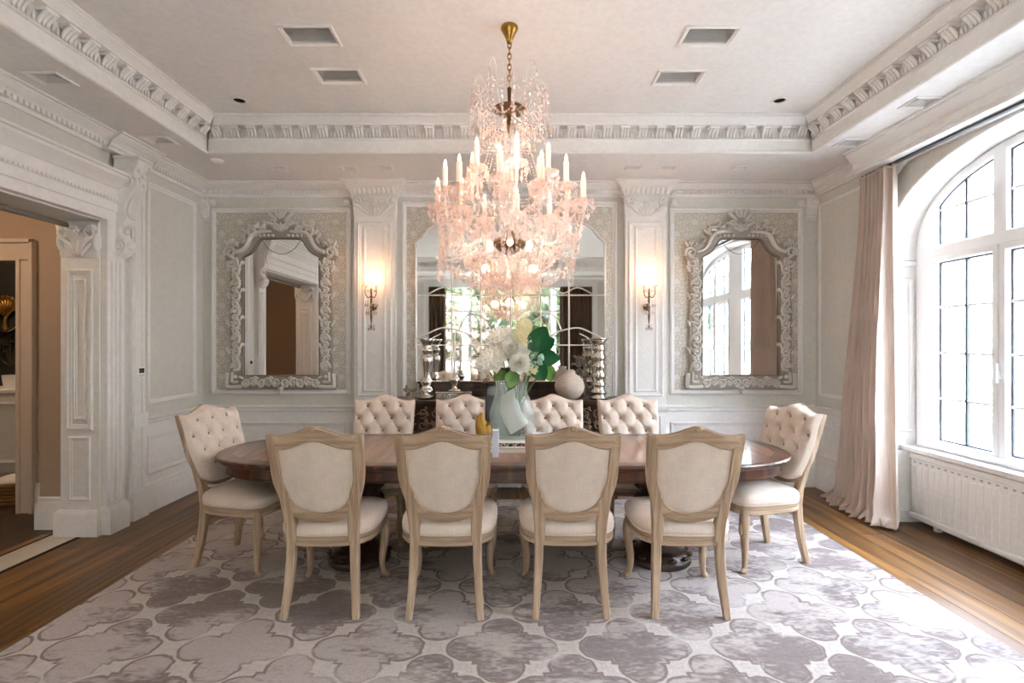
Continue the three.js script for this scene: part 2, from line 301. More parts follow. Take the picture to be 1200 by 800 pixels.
// recesses for the ceiling fittings: [x, z, half width, half depth, height of the recess]
const VENTS = [[-1.27, -3.37], [-1.245, -3.88], [1.27, -3.38], [1.245, -3.9]], DOWN = [[-2.18, -4.27], [2.18, -4.27]];
const DIFF = [[-2.88, -3.32], [-2.86, -4.33], [2.85, -3.65], [2.83, -4.38]], SPOT = [[-2.18, -5.0], [-1.52, -5.02], [-1.18, -5.0], [1.17, -5.0], [1.5, -5.0], [2.18, -5.0]];
{ // ceiling: tray with a soffit all round
  const ev = new Evaluator(); ev.attributes = ['position', 'normal', 'uv']; ev.useGroups = false;
  const cut = (g, holes) => { let b = new Brush(g); b.updateMatrixWorld(); for (const h of holes) { const c = new Brush(h); c.updateMatrixWorld(); b = ev.evaluate(b, c, SUBTRACTION); } return b.geometry; };
  const pit = ([x, z], hw, hd, y, h) => box(x - hw, x + hw, y - 0.02, y + h, z - hd, z + hd);
  struct('ceiling', [
    cut(box(-3.55, 3.55, HC, HC + 0.2, ZB - 0.2, ZF + 0.2), [...VENTS.map((p) => pit(p, 0.15, 0.09, HC, 0.1)), ...DOWN.map(([x, z]) => cyl(0.046, 0.046, 0.14, x, HC - 0.02, z, 24))]),
    cut(box(-3.55, -TX, HS, HC, ZB - 0.2, ZF + 0.2), DIFF.slice(0, 2).map((p) => pit(p, 0.088, 0.068, HS, 0.26))), cut(box(TX, 3.55, HS, HC, ZB - 0.2, ZF + 0.2), DIFF.slice(2).map((p) => pit(p, 0.088, 0.068, HS, 0.26))),
    cut(box(-TX, TX, HS, HC, ZB - 0.2, TZB), SPOT.map((p) => pit(p, 0.058, 0.038, HS, 0.26))), box(-TX, TX, HS, HC, TZF, ZF + 0.2)], M.ceiling);
}
struct('wall_back', [box(-3.51, 3.51, 0, HS, ZB - 0.2, ZB)], M.wall);
struct('wall_left', [box(-3.51, XL, 0, HS, ZB, DZ0), box(-3.51, XL, DH, HS, DZ0, DZ1), box(-3.51, XL, 0, HS, DZ1, ZF)], M.wall);
const OW = { x0: -2.0, x1: 2.05, h: 2.9 };  // garden opening in the wall facing the fireplace end
struct('wall_front', [box(-3.51, OW.x0, 0, HS, ZF, ZF + 0.25), box(OW.x1, 3.51, 0, HS, ZF, ZF + 0.25), box(OW.x0, OW.x1, OW.h, HS, ZF, ZF + 0.25)], M.wall);
const archPts = (a, b, n = 40, c = WC, s = WS) => Array.from({ length: n + 1 }, (_, i) => { const t = PI * i / n, x = cos(t); return [c - a * Math.sign(x) * Math.pow(Math.abs(x), 2 / WN), s + b * Math.pow(sin(t), 2 / WN)]; }); // from near side to far side, coordinates (-z, y)
const alongX = (g, x) => g.rotateY(PI / 2).translate(x, 0, 0);   // (a, y, depth) -> (x + depth, y, -a)
struct('wall_right', [alongX(extrude([[-ZF, 0], [WC - WA, 0], ...archPts(WA, WB), [WC + WA, 0], [-ZB, 0], [-ZB, HS], [-ZF, HS]], 0.3), XR)], M.wall);

// ---- skirting, chair rail and panel mouldings
const base = [[0, 0], [0.028, 0], [0.028, 0.15], [0.022, 0.165], [0.022, 0.2], [0.012, 0.225], [0.012, 0.245], [0.004, 0.26], [0, 0.26]];
const rail = [[0, 0], [0.012, 0.0], [0.02, 0.014], [0.02, 0.034], [0.034, 0.046], [0.034, 0.058], [0.0, 0.066]];
const up = V(0, 1, 0);
{
  const b = sgroup('baseboard_back');
  mesh('skirting', [mould(base, [XL, 0, ZB], [XR, 0, ZB], [0, 0, 1], up, -1, -1)], M.trim, b);
  const l = sgroup('baseboard_left'); mesh('skirting', [mould(base, [XL, 0, -4.64], [XL, 0, ZB], [1, 0, 0], up, 0, -1), mould(base, [XL, 0, ZF], [XL, 0, DZ1 + 0.19], [1, 0, 0], up, 0, 0)], M.trim, l);
  const r = sgroup('baseboard_right'); mesh('skirting', [mould(base, [XR, 0, ZB], [XR, 0, -(WC + WA)], [-1, 0, 0], up, -1, 0), mould(base, [XR, 0, -(WC - WA)], [XR, 0, ZF], [-1, 0, 0], up, 0, 0)], M.trim, r);
  const f = sgroup('baseboard_front'); mesh('skirting', [mould(base, [XL, 0, ZF], [OW.x0, 0, ZF], [0, 0, -1], up), mould(base, [OW.x1, 0, ZF], [XR, 0, ZF], [0, 0, -1], up)], M.trim, f);
}
const wains = [[0, 0], [0.006, 0], [0.006, 0.56], [0, 0.56]];
{ // wainscot boards, chair rails and frames of every wall
  const t = sgroup('trim_1'); // back wall
  mesh('dado_board', [box(XL, XR, 0.26, 0.79, ZB, ZB + 0.006)], M.trim, t);
  mesh('chair_rail', [mould(rail, [XL, 0.785, ZB], [XR, 0.785, ZB], [0, 0, 1], up, -1, -1)], M.trim, t);
  for (const [x0, x1] of [[-3.1, -1.68], [-1.1, 1.1], [1.68, 3.1]]) mesh('panel_moulding', [frameOn([x0, 0.33, ZB + 0.006], [1, 0, 0], [0, 1, 0], x1 - x0, 0.35, [0, 0, 1], framePro(0.016, 0.04))], M.trim, t);
  const l = sgroup('trim_2'); // left wall beside the doorway
  mesh('dado_board', [box(XL, XL + 0.006, 0.26, 0.79, ZB, -4.62)], M.trim, l);
  mesh('chair_rail', [mould(rail, [XL, 0.785, -4.62], [XL, 0.785, ZB], [1, 0, 0], up, 0, -1), mould(rail, [XL, 0.785, ZF], [XL, 0.785, DZ1 + 0.2], [1, 0, 0], up)], M.trim, l);
  mesh('panel_moulding', [frameOn([XL + 0.006, 0.33, -4.68], [0, 0, -1], [0, 1, 0], 0.76, 0.35, [1, 0, 0], framePro(0.016, 0.04))], M.trim, l);
  mesh('panel_moulding', [frameOn([XL, 0.955, -4.68], [0, 0, -1], [0, 1, 0], 0.73, 1.98, [1, 0, 0], framePro(0.018, 0.045))], M.trim, l);
  mesh('panel_moulding', [frameOn([XL, 0.955, 1.9], [0, 0, -1], [0, 1, 0], 3.6, 1.98, [1, 0, 0], framePro(0.018, 0.045))], M.trim, l);
  const r = sgroup('trim_3'); // right wall behind and before the window
  mesh('dado_board', [box(XR - 0.006, XR, 0.26, 0.79, ZB, -4.55)], M.trim, r);
  mesh('chair_rail', [mould(rail, [XR, 0.785, ZB], [XR, 0.785, -4.53], [-1, 0, 0], up, -1, 0)], M.trim, r);
  mesh('panel_moulding', [frameOn([XR - 0.006, 0.33, -5.42], [0, 0, 1], [0, 1, 0], 0.72, 0.35, [-1, 0, 0], framePro(0.016, 0.04))], M.trim, r);
  mesh('panel_moulding', [frameOn([XR, 0.955, -5.48], [0, 0, 1], [0, 1, 0], 0.72, 1.985, [-1, 0, 0], framePro(0.014, 0.035))], M.trim, r);
}
// ---- cornice under the soffit
const corn = [[0, 0], [0.018, 0], [0.018, 0.03], [0.03, 0.03], [0.03, 0.062], [0.042, 0.068], [0.05, 0.078], [0.085, 0.095], [0.11, 0.112], [0.11, 0.122], [0.135, 0.122], [0.135, 0.135], [0, 0.135]];
{
  const y = HS - 0.135, c = sgroup('trim_4');
  mesh('cornice', [mould(corn, [XL, y, ZB], [XR, y, ZB], [0, 0, 1], up, -1, -1)], M.trim, c);
  const dn = []; for (let x = XL + 0.05; x < XR - 0.04; x += 0.042) dn.push(box(x, x + 0.024, y + 0.031, y + 0.061, ZB + 0.028, ZB + 0.052));
  mesh('dentils', dn, M.trim, c).userData.kind = 'stuff';
  const l = sgroup('trim_5');
  mesh('cornice', [mould(corn, [XL, y, ZF], [XL, y, ZB], [1, 0, 0], up, -1, -1), mould(corn.map(([o, u]) => [o ? o + 0.05 : 0, u]), [XL, y, -4.14], [XL, y, -4.66], [1, 0, 0], up)], M.trim, l);
  const dl = []; for (let z = ZB + 0.05; z < -2; z += 0.042) dl.push(box(XL + 0.028, XL + 0.052, y + 0.031, y + 0.061, z, z + 0.024));
  mesh('dentils', dl, M.trim, l).userData.kind = 'stuff';
  const r = sgroup('trim_6');
  mesh('cornice', [mould(corn, [XR, y, ZB], [XR, y, -4.6], [-1, 0, 0], up, -1, 0)], M.trim, r);
  const pel = [[0, -0.06], [0.2, -0.06], [0.2, -0.03], [0.215, -0.02], [0.215, 0.03], [0.24, 0.05], [0.275, 0.10], [0.275, 0.115], [0.295, 0.115], [0.295, 0.135], [0, 0.135]];
  mesh('pelmet', [mould(pel, [XR, y, -4.62], [XR, y, ZF], [-1, 0, 0], up)], M.trim, r);
  mesh('curtain_track', [box(3.095, 3.125, y - 0.078, y - 0.06, -4.6, ZF - 0.05)], M.gasket, r);
  const f = sgroup('trim_7'); mesh('cornice', [mould(corn, [XL, y, ZF], [XR, y, ZF], [0, 0, -1], up, -1, -1)], M.trim, f);
}
// ---- tray cornice with modillions
{
  const pro = [[0, 0], [0.012, 0], [0.022, 0.008], [0.022, 0.02], [0.012, 0.026], [0.012, 0.112], [0.024, 0.118], [0.024, 0.128], [0.01, 0.134], [0.01, 0.222], [0.09, 0.222], [0.095, 0.235], [0.1, 0.24], [0.12, 0.262], [0.14, 0.275], [0.14, 0.287], [0.15, 0.287], [0.15, 0.3], [0, 0.3]];
  const unit = (() => { // bracket with leaf tongues, base at wall face (z = 0), out along +z
    const g = [rbox(-0.043, 0.043, 0.068, 0.088, 0, 0.072, 0.004, 1)];
    for (const k of [-1, 0, 1]) g.push(tube(curve([[k * 0.027, 0.002, 0.012], [k * 0.027, 0.03, 0.02], [k * 0.027, 0.058, 0.045], [k * 0.027, 0.07, 0.062]], 6), [0.008, 0.013, 0.014, 0.013], 6));
    for (const k of [-1, 1]) g.push(tube([[k * 0.062, 0.002, 0.012], [k * 0.062, 0.025, 0.016], [k * 0.062, 0.048, 0.016]], [0.006, 0.011, 0.004], 6));
    return boxUV(merge(g));
  })();
  const side = (name, a, b, n, turn) => {
    const t = sgroup(name); mesh('cornice', [mould(pro, a, b, n, up, -1, -1)], M.trim, t);
    const A = V(...a), B = V(...b), L = A.distanceTo(B) - 0.06, cnt = Math.round(L / 0.157), d = B.clone().sub(A).normalize();
    for (let i = 0; i < cnt; i++) { const p = A.clone().addScaledVector(d, 0.03 + (i + 0.5) * L / cnt).addScaledVector(V(...n), 0.009); inst('modillion', unit, M.trim, t, [p.x, HS + 0.134, p.z], [0, turn, 0]); }
  };
  side('trim_8', [-TX, HS, TZB], [TX, HS, TZB], [0, 0, 1], 0);
  side('trim_9', [-TX, HS, TZF], [-TX, HS, TZB], [1, 0, 0], PI / 2);
  side('trim_10', [TX, HS, TZB], [TX, HS, TZF], [-1, 0, 0], -PI / 2);
  side('trim_11', [TX, HS, TZF], [-TX, HS, TZF], [0, 0, -1], PI);
}
// ---- damask panels on the back wall, with rosettes and corner brackets
{
  const p = sgroup('trim_12');
  for (const [x0, x1, y0, y1] of [[-3.115, -1.66, 0.964, 2.915], [1.675, 3.065, 0.964, 2.915], [-1.125, 1.125, 0.9, 2.975]]) {
    mesh('damask_panel', [box(x0 + 0.02, x1 - 0.02, y0 + 0.02, y1 - 0.02, ZB, ZB + 0.01)], M.damask, p).userData.label = 'silvery scrolled damask wallpaper';
    mesh('panel_frame', [frameOn([x0, y0, ZB], [1, 0, 0], [0, 1, 0], x1 - x0, y1 - y0, [0, 0, 1], framePro(0.03, 0.055))], M.trim, p);
  }
  for (const x of [-3.105, -1.70, 1.72, 3.045]) mesh('rosette', [cyl(0.034, 0.03, 0.03, 0, 0, 0, 12).rotateX(PI / 2).translate(x, 2.965, ZB), ball(0.02, x, 2.965, ZB + 0.032, 1, 1, 0.6), box(x - 0.05, x + 0.05, 2.93, 2.945, ZB, ZB + 0.02)], M.trim, p);
  const br = (x) => mesh('corner_bracket', [extrude([[0, 0], [0.03, 0.02], [0.045, 0.07], [0.04, 0.12], [0.075, 0.17], [0.08, 0.235], [0, 0.235]], 0.09, [], 0.004, 1).translate(0, 0, -0.045).rotateY(-PI / 2).translate(x, 2.78, ZB), ball(0.032, x, 2.965, ZB + 0.07, 1.5, 1, 1), ball(0.024, x, 2.82, ZB + 0.04, 1.4, 1, 1)], M.trim, p);
  br(-3.175); br(3.16);
}
// ---- carved scroll helper used on capitals
function capital(w, h, d) { // origin: bottom centre on the shaft face, out along +z
  const g = [loft([[0, 0.0], [0.2, 0.004], [0.8, 0.012], [1, 0.03]].map(([t, o]) => [[-w / 2 - o * 0.3, 0], [w / 2 + o * 0.3, 0], [w / 2 + o, d + o], [-w / 2 - o, d + o]].map(([x, z]) => V(x, h * t, z))), { crease: 0.3 })];
  for (const s of [-1, 1]) {
    g.push(scroll(s * (w / 2 - 0.035), h * 0.7, 0.05, PI / 2, 1.25 * 1, 0.012, s, d + 0.03));
    g.push(tube(curve([[s * 0.03, 0.01, d + 0.008], [s * (w / 2 - 0.10), h * 0.3, d + 0.025], [s * (w / 2 - 0.05), h * 0.5, d + 0.04], [s * (w / 2 - 0.01), h * 0.55, d + 0.03]], 10), [0.008, 0.016, 0.018, 0.01], 6));
    g.push(ball(0.035, s * (w / 2 - 0.005), h * 0.45, d * 0.6, 0.7, 2.2, 1.2), ball(0.03, s * (w / 2 - 0.02), h * 0.82, d + 0.02, 1, 1, 0.8));
    for (const k of [0.35, 0.75]) g.push(leafBlob(s * w * 0.02, 0.008, d + 0.012, PI / 2 - s * k, h * 0.55, 0.034, 0.6));
  }
  g.push(leafBlob(0, 0.006, d + 0.012, PI / 2, h * 0.5, 0.04, 0.7));
  for (let k = 0; k < 6; k++) g.push(ball(0.018, cos(k * 1.047) * 0.026, h * 0.72 + sin(k * 1.047) * 0.026, d + 0.045, 1, 1, 0.7, 7, 5));
  g.push(ball(0.016, 0, h * 0.72, d + 0.055, 1, 1, 1, 7, 5));
  for (const s of [-1, 1]) for (let k = 1; k < 5; k++) g.push(ball(0.013, s * (0.035 + k * 0.022), h * 0.76 + k * k * 0.002, d + 0.035, 1, 1, 0.8, 6, 5));
  return merge(g);
}
function pilaster(name, cx) {
  const t = sgroup(name), w = 0.42, z = ZB, d = 0.09;
  mesh('shaft', [box(cx - w / 2, cx + w / 2, 0.3, 2.8, z, z + d)], M.trim, t);
  mesh('shaft_moulding', [frameOn([cx - w / 2 + 0.03, 0.95, z + d], [1, 0, 0], [0, 1, 0], w - 0.06, 1.8, [0, 0, 1], framePro(0.014, 0.04)), frameOn([cx - w / 2 + 0.095, 1.0, z + d], [1, 0, 0], [0, 1, 0], w - 0.19, 1.7, [0, 0, 1], framePro(0.012, 0.03)), frameOn([cx - w / 2 + 0.05, 0.34, z + d], [1, 0, 0], [0, 1, 0], w - 0.1, 0.42, [0, 0, 1], framePro(0.012, 0.03))], M.trim, t);
  mesh('plinth', [post([[cx, 0, z + d / 2, w / 2 + 0.03, d / 2 + 0.03, 0.02], [cx, 0.2, z + d / 2, w / 2 + 0.03, d / 2 + 0.03, 0.02], [cx, 0.23, z + d / 2, w / 2 + 0.015, d / 2 + 0.015, 0.02], [cx, 0.3, z + d / 2, w / 2 + 0.004, d / 2 + 0.004, 0.02]])], M.trim, t);
  mesh('dado_cap', [post([[cx, 0.79, z + d / 2, w / 2 + 0.006, d / 2 + 0.006, 0.02], [cx, 0.81, z + d / 2, w / 2 + 0.02, d / 2 + 0.02, 0.02], [cx, 0.84, z + d / 2, w / 2 + 0.03, d / 2 + 0.03, 0.02], [cx, 0.855, z + d / 2, w / 2 + 0.03, d / 2 + 0.03, 0.02]])], M.trim, t);
  const c = mesh('capital', [capital(w, 0.2, d).translate(cx, 2.8, z)], M.trim, t); c.userData.label = 'carved scroll capital with flower garland';
  const e = [[0, 0.0], [0.02, 0.012], [0.024, 0.02], [0.03, 0.024], [0.1, 0.07], [0.108, 0.078], [0.112, 0.084], [0.14, 0.11], [0.145, 0.118], [0.16, 0.118]];
  mesh('entablature', [post(e.map(([y, o]) => [cx, 3.0 + y, z + (d + o) / 2, w / 2 + o, (d + o) / 2, 0.01]))], M.trim, t);
  for (let k = 0; k < 9; k++) inst('flute_tongue', flute, M.trim, t, [cx - 0.2 + k * 0.05, 3.03, z + d + 0.022], [0.55, 0, 0]);
}
const flute = boxUV(merge([ball(0.016, 0, 0.035, 0.008, 1, 2.4, 0.9, 8, 6)]));
pilaster('trim_13', -1.39); pilaster('trim_14', 1.405);

// ---- doorway in the left wall: jambs, casing, entablature, scroll brackets, marble threshold
{
  const t = sgroup('trim_15');
  const jamb = (z, s) => { // s = +1 faces the viewer's side (+z)
    const o = (g) => { if (s < 0) g.rotateY(PI); return g.translate(-3.36, 0, z); };
    mesh('jamb_board', [o(box(-0.15, 0.15, 0, DH, 0, 0.012))], M.trim, t);
    mesh('jamb_panel_moulding', [o(frameOn([-0.105, 0.82, 0.012], [1, 0, 0], [0, 1, 0], 0.21, 1.26, [0, 0, 1], framePro(0.018, 0.045))), o(frameOn([-0.05, 0.9, 0.012], [1, 0, 0], [0, 1, 0], 0.1, 1.1, [0, 0, 1], framePro(0.014, 0.03))), o(frameOn([-0.085, 0.27, 0.012], [1, 0, 0], [0, 1, 0], 0.17, 0.5, [0, 0, 1], framePro(0.012, 0.03)))], M.trim, t);
    mesh('jamb_plinth', [o(post([[0, 0, 0.03, 0.17, 0.03, 0.02], [0, 0.17, 0.03, 0.17, 0.03, 0.02], [0, 0.19, 0.025, 0.16, 0.025, 0.02], [0, 0.2, 0.02, 0.155, 0.02, 0.02]]))], M.trim, t);
    mesh('jamb_capital', [o(capital(0.29, 0.27, 0.012).translate(0, 2.17, 0.01))], M.trim, t);
  };
  jamb(DZ0, 1); jamb(DZ1, -1);
  const casing = (z0, z1) => {
    mesh('casing', [box(XL, XL + 0.055, 0.2, DH, z0, z1), ...[0.03, 0.075, 0.12].map((k) => rbox(XL + 0.05, XL + 0.068, 0.25, 2.15, z0 + k, z0 + k + 0.03, 0.006, 1))], M.trim, t);
    mesh('casing_plinth', [post([[XL + 0.045, 0, (z0 + z1) / 2, 0.045, (z1 - z0) / 2 + 0.012, 0.02], [XL + 0.045, 0.18, (z0 + z1) / 2, 0.045, (z1 - z0) / 2 + 0.012, 0.02], [XL + 0.035, 0.22, (z0 + z1) / 2, 0.035, (z1 - z0) / 2 + 0.002, 0.02]])], M.trim, t);
  };
  casing(-4.34, DZ0); casing(DZ1, DZ1 + 0.19);
  mesh('corner_strip', [box(XL, XL + 0.03, 0, 3.02, -4.62, -4.46), rbox(XL + 0.02, XL + 0.042, 0.3, 3.0, -4.6, -4.57, 0.006, 1), rbox(XL + 0.02, XL + 0.042, 0.3, 3.0, -4.51, -4.48, 0.006, 1)], M.trim, t);
  mesh('strip_plinth', [box(XL, XL + 0.055, 0, 0.24, -4.635, -4.445), box(XL, XL + 0.05, 0.78, 0.9, -4.63, -4.45)], M.trim, t);
  const ent = [[0, 0], [0.06, 0], [0.06, 0.075], [0.072, 0.08], [0.072, 0.15], [0.082, 0.155], [0.086, 0.17], [0.08, 0.175], [0.08, 0.255], [0.092, 0.262], [0.1, 0.275], [0.14, 0.31], [0.165, 0.33], [0.165, 0.352], [0.185, 0.356], [0.185, 0.375], [0, 0.385]];
  mesh('entablature', [mould(ent, [XL, DH, DZ1 + 0.2], [XL, DH, -4.35], [1, 0, 0], up)], M.trim, t);
  const dn = []; for (let z = -4.33; z < -2.15; z += 0.034) dn.push(box(XL + 0.078, XL + 0.096, DH + 0.156, DH + 0.172, z, z + 0.02));
  mesh('bead_course', dn, M.trim, t).userData.kind = 'stuff';
  mesh('door_head', [box(-3.51, XL, DH - 0.012, DH, DZ0, DZ1)], M.trim, t);
  mesh('curtain_pole', [new THREE.CylinderGeometry(0.022, 0.022, DZ1 - DZ0 - 0.02, 14).rotateX(PI / 2).translate(-3.44, 2.42, (DZ0 + DZ1) / 2)], M.silverDark, t);
  const corbel = () => { const out = [[0, 0], [0.03, 0.0], [0.075, 0.03], [0.095, 0.08], [0.085, 0.13], [0.05, 0.17], [0.045, 0.22], [0.085, 0.26], [0.1, 0.31], [0.085, 0.36], [0.1, 0.42], [0.15, 0.5], [0.18, 0.56], [0.185, 0.62], [0.165, 0.68], [0.19, 0.72], [0.2, 0.78], [0, 0.78]];
    const g = [extrude(spline2(out.slice(0, -1), 40).concat([[0, 0.78]]), 0.11, [], 0.008, 2).translate(0, 0, -0.055)];
    for (const s of [-1, 1]) { g.push(scroll(0.115, 0.6, 0.062, 0.3, 1.6, 0.013, 1, 0).translate(0, 0, s * 0.062)); g.push(scroll(0.05, 0.085, 0.042, 0.3, 1.4, 0.01, 1, 0).translate(0, 0, s * 0.062)); }
    for (let k = 0; k < 4; k++) g.push(ball(0.02, 0.185 - 0.0 * k, 0.62 + 0.035 * (k - 1), (k % 2 ? 1 : -1) * 0.024, 0.8, 1, 1, 8, 6));
    for (const s of [-1, 0, 1]) g.push(tube(curve([[0.17, 0.55, s * 0.03], [0.115, 0.42, s * 0.034], [0.1, 0.34, s * 0.03], [0.115, 0.3, s * 0.02]], 8), [0.012, 0.016, 0.014, 0.008], 6));
    g.push(ball(0.035, 0.085, 0.09, 0, 0.9, 1, 1.5), ball(0.02, 0.06, 0.2, 0, 1, 1, 1.4), rbox(0, 0.215, 0.775, 0.8, -0.075, 0.075, 0.006, 1));
    return boxUV(merge(g)); };
  const cg = corbel();
  for (const z of [-4.30, DZ1 + 0.15]) { const m = inst('scroll_bracket', cg, M.trim, t, [XL + 0.04, 2.2, z]); m.userData.label = 'tall carved S-scroll bracket'; }
  const th = sgroup('trim_16');
  mesh('marble_threshold', [rbox(-3.57, -3.345, -0.03, 0.004, DZ0, DZ1, 0.002, 1)], M.marble, th);
  mesh('wood_strip', [rbox(-3.66, -3.6, -0.03, 0.002, DZ0, DZ1, 0.002, 1)], M.planks[3], th);
  mesh('dark_strip', [box(-3.6, -3.57, -0.03, 0.001, DZ0, DZ1), box(-3.345, -3.31, -0.03, 0.001, DZ0, DZ1)], M.joint, th);
}
// ---- arched window
function archedWindow(name, dz) {
  const w = sgroup(name); w.position.z = dz;
  const ringPath = (a, b, foot) => { const p = archPts(a, b, 36); return [[WC - a, foot], ...p, [WC + a, foot]]; };
  // white lining of the reveal
  const inner = ringPath(WA - 0.014, WB - 0.014, 0.64), outer = ringPath(WA + 0.004, WB + 0.004, 0.64);
  mesh('reveal_lining', [alongX(extrude([...outer, ...inner.slice().reverse()], 0.29), XR - 0.006)], M.trim, w);
  const hood = (o0, o1, d) => { const A = ringPath(WA + o0, WB + o0, 0.86), B = ringPath(WA + o1, WB + o1, 0.86); return alongX(extrude([...B, ...A.slice().reverse()], d, [], 0.006, 1), XR - d); };
  mesh('arch_hood', [hood(0.2, 0.27, 0.03), hood(0.215, 0.24, 0.042)], M.trim, w);
  mesh('jamb_panel', [frameOn([XR + 0.05, 0.75, -(WC + WA - 0.014)], [1, 0, 0], [0, 1, 0], 0.16, 1.3, [0, 0, 1], framePro(0.014, 0.03)), box(XR - 0.012, XR + 0.26, WS - 0.02, WS + 0.02, -(WC + WA - 0.014), -(WC + WA - 0.032)), box(XR - 0.012, XR + 0.26, WS + 0.03, WS + 0.045, -(WC + WA - 0.014), -(WC + WA - 0.028))], M.trim, w);
  mesh('jamb_pier', [box(XR - 0.05, XR + 0.24, 0, 0.6, -(WC + WA), -(WC + WA) + 0.05), box(XR - 0.06, XR + 0.25, 0, 0.1, -(WC + WA), -(WC + WA) + 0.06), box(XR - 0.06, XR + 0.25, 0.55, 0.6, -(WC + WA), -(WC + WA) + 0.06)], M.trim, w);
  // sash frame with six lights
  const ga = 1.5, gb = 0.72, cols = [[3.77, 4.27], [3.18, 3.66], [2.20, 2.68], [1.59, 2.09]], arcY = (a) => WS + gb * Math.pow(Math.max(0, 1 - Math.pow(Math.abs(a - WC) / ga, WN)), 1 / WN);
  const lights = [];
  for (const [a0, a1] of cols) {
    lights.push([[a0, 0.715], [a1, 0.715], [a1, 2.15], [a0, 2.15]]);
    const top = []; for (let i = 0; i <= 10; i++) { const a = lerp(a1, a0, i / 10); top.push([a, arcY(a)]); }
    lights.push([[a0, 2.29], [a1, 2.29], ...top]);
  }
  const out = [[WC - WA + 0.014, 0.62], ...archPts(WA - 0.014, WB - 0.014, 36), [WC + WA - 0.014, 0.62]];
  mesh('sash_frame', [alongX(extrude(out, 0.06, lights, 0.008, 1), 3.45), box(3.425, 3.46, 0.66, 0.7, -4.36, -1.5)], M.upvc, w);
  for (const L of lights) {
    mesh('pane', [alongX(extrude(L, 0.004), 3.485)], M.glass, w);
    const cx = L.reduce((s, p) => s + p[0], 0) / L.length, cy = L.reduce((s, p) => s + p[1], 0) / L.length, as = L.map((p) => p[0]), ys = L.map((p) => p[1]), ew = Math.max(...as) - Math.min(...as), eh = Math.max(...ys) - Math.min(...ys), mx = (Math.max(...as) + Math.min(...as)) / 2, my = (Math.max(...ys) + Math.min(...ys)) / 2, inn = L.map(([a, y]) => [mx + (a - mx) * (1 - 0.024 / ew), my + (y - my) * (1 - 0.024 / eh)]).reverse();
    mesh('gasket', [alongX(extrude(L, 0.012, [inn]), 3.474)], M.gasket, w);
  }
  cols.forEach(([a0, a1]) => {
    const m = (a0 + a1) / 2, bars = [];
    mesh('muntin', [rbox(3.468, 3.498, 0.715, 2.15, -m - 0.010, -m + 0.010, 0.004, 1)], M.gasket, w);
    mesh('muntin', [rbox(3.468, 3.498, 2.29, arcY(m), -m - 0.010, -m + 0.010, 0.004, 1)], M.gasket, w);
    for (const y of [1.056, 1.42, 1.79]) mesh('muntin', [rbox(3.47, 3.496, y - 0.010, y + 0.010, -a1, -a0, 0.004, 1)], M.upvc, w);
    const hi = arcY(a0) > 2.58 && arcY(a1) > 2.58; mesh('muntin', [rbox(3.47, 3.496, 2.56, 2.58, -a1, -a0, 0.004, 1)], M.upvc, w);
    mesh('casement_frame', [alongX(extrude([[a0 - 0.05, 0.665], [a1 + 0.05, 0.665], [a1 + 0.05, 2.2], [a0 - 0.05, 2.2]], 0.02, [[[a0 - 0.004, 0.711], [a1 + 0.004, 0.711], [a1 + 0.004, 2.154], [a0 - 0.004, 2.154]]], 0.004, 1), 3.436)], M.upvc, w);
  });
  for (const a of [3.71, 2.15]) mesh('window_handle', [rbox(3.40, 3.424, 1.22, 1.36, -a - 0.012, -a + 0.012, 0.006, 1), rbox(3.42, 3.44, 1.25, 1.31, -a - 0.016, -a + 0.016, 0.004, 1)], M.upvc, w);
  mesh('window_sill', [rbox(3.32, 3.47, 0.6, 0.64, -(WC + WA) + 0.001, -(WC - WA) - 0.001, 0.008, 2)], M.trim, w);
  mesh('apron_wall', [box(3.46, 3.51, 0, 0.64, -(WC + WA), -(WC - WA))], M.wall, w);
}
archedWindow('window_1', 0);
{ // radiator under the window
  const r = thing('radiator', 'long cream ribbed panel radiator under the arched window sill', 'radiator', [3.41, 0, -2.93]);
  mesh('body', [rbox(-0.05, 0.04, 0.07, 0.575, -1.5, 1.5, 0.012, 2)], M.trim, r);
  mesh('top_rail', [rbox(-0.062, 0.04, 0.545, 0.59, -1.505, 1.505, 0.008, 2)], M.trim, r);
  mesh('bottom_rail', [rbox(-0.064, 0.04, 0.05, 0.095, -1.505, 1.505, 0.01, 2)], M.trim, r);
  const g = boxUV(merge([rbox(-0.0035, 0.006, 0.11, 0.49, -0.02, 0.02, 0.003, 1)])), s = boxUV(merge([rbox(-0.002, 0.002, -0.006, 0.006, -0.012, 0.012, 0.0015, 1)]));
  for (let i = 0; i < 48; i++) { const z = -1.455 + i * 0.0619; inst('rib', g, M.trim, r, [-0.05, 0, z]); inst('vent_slot', s, M.slot, r, [-0.0505, 0.52, z]); }
  mesh('foot', [box(-0.02, 0.02, 0, 0.07, -1.3, -1.26), box(-0.02, 0.02, 0, 0.07, 1.26, 1.3)], M.trim, r);
}
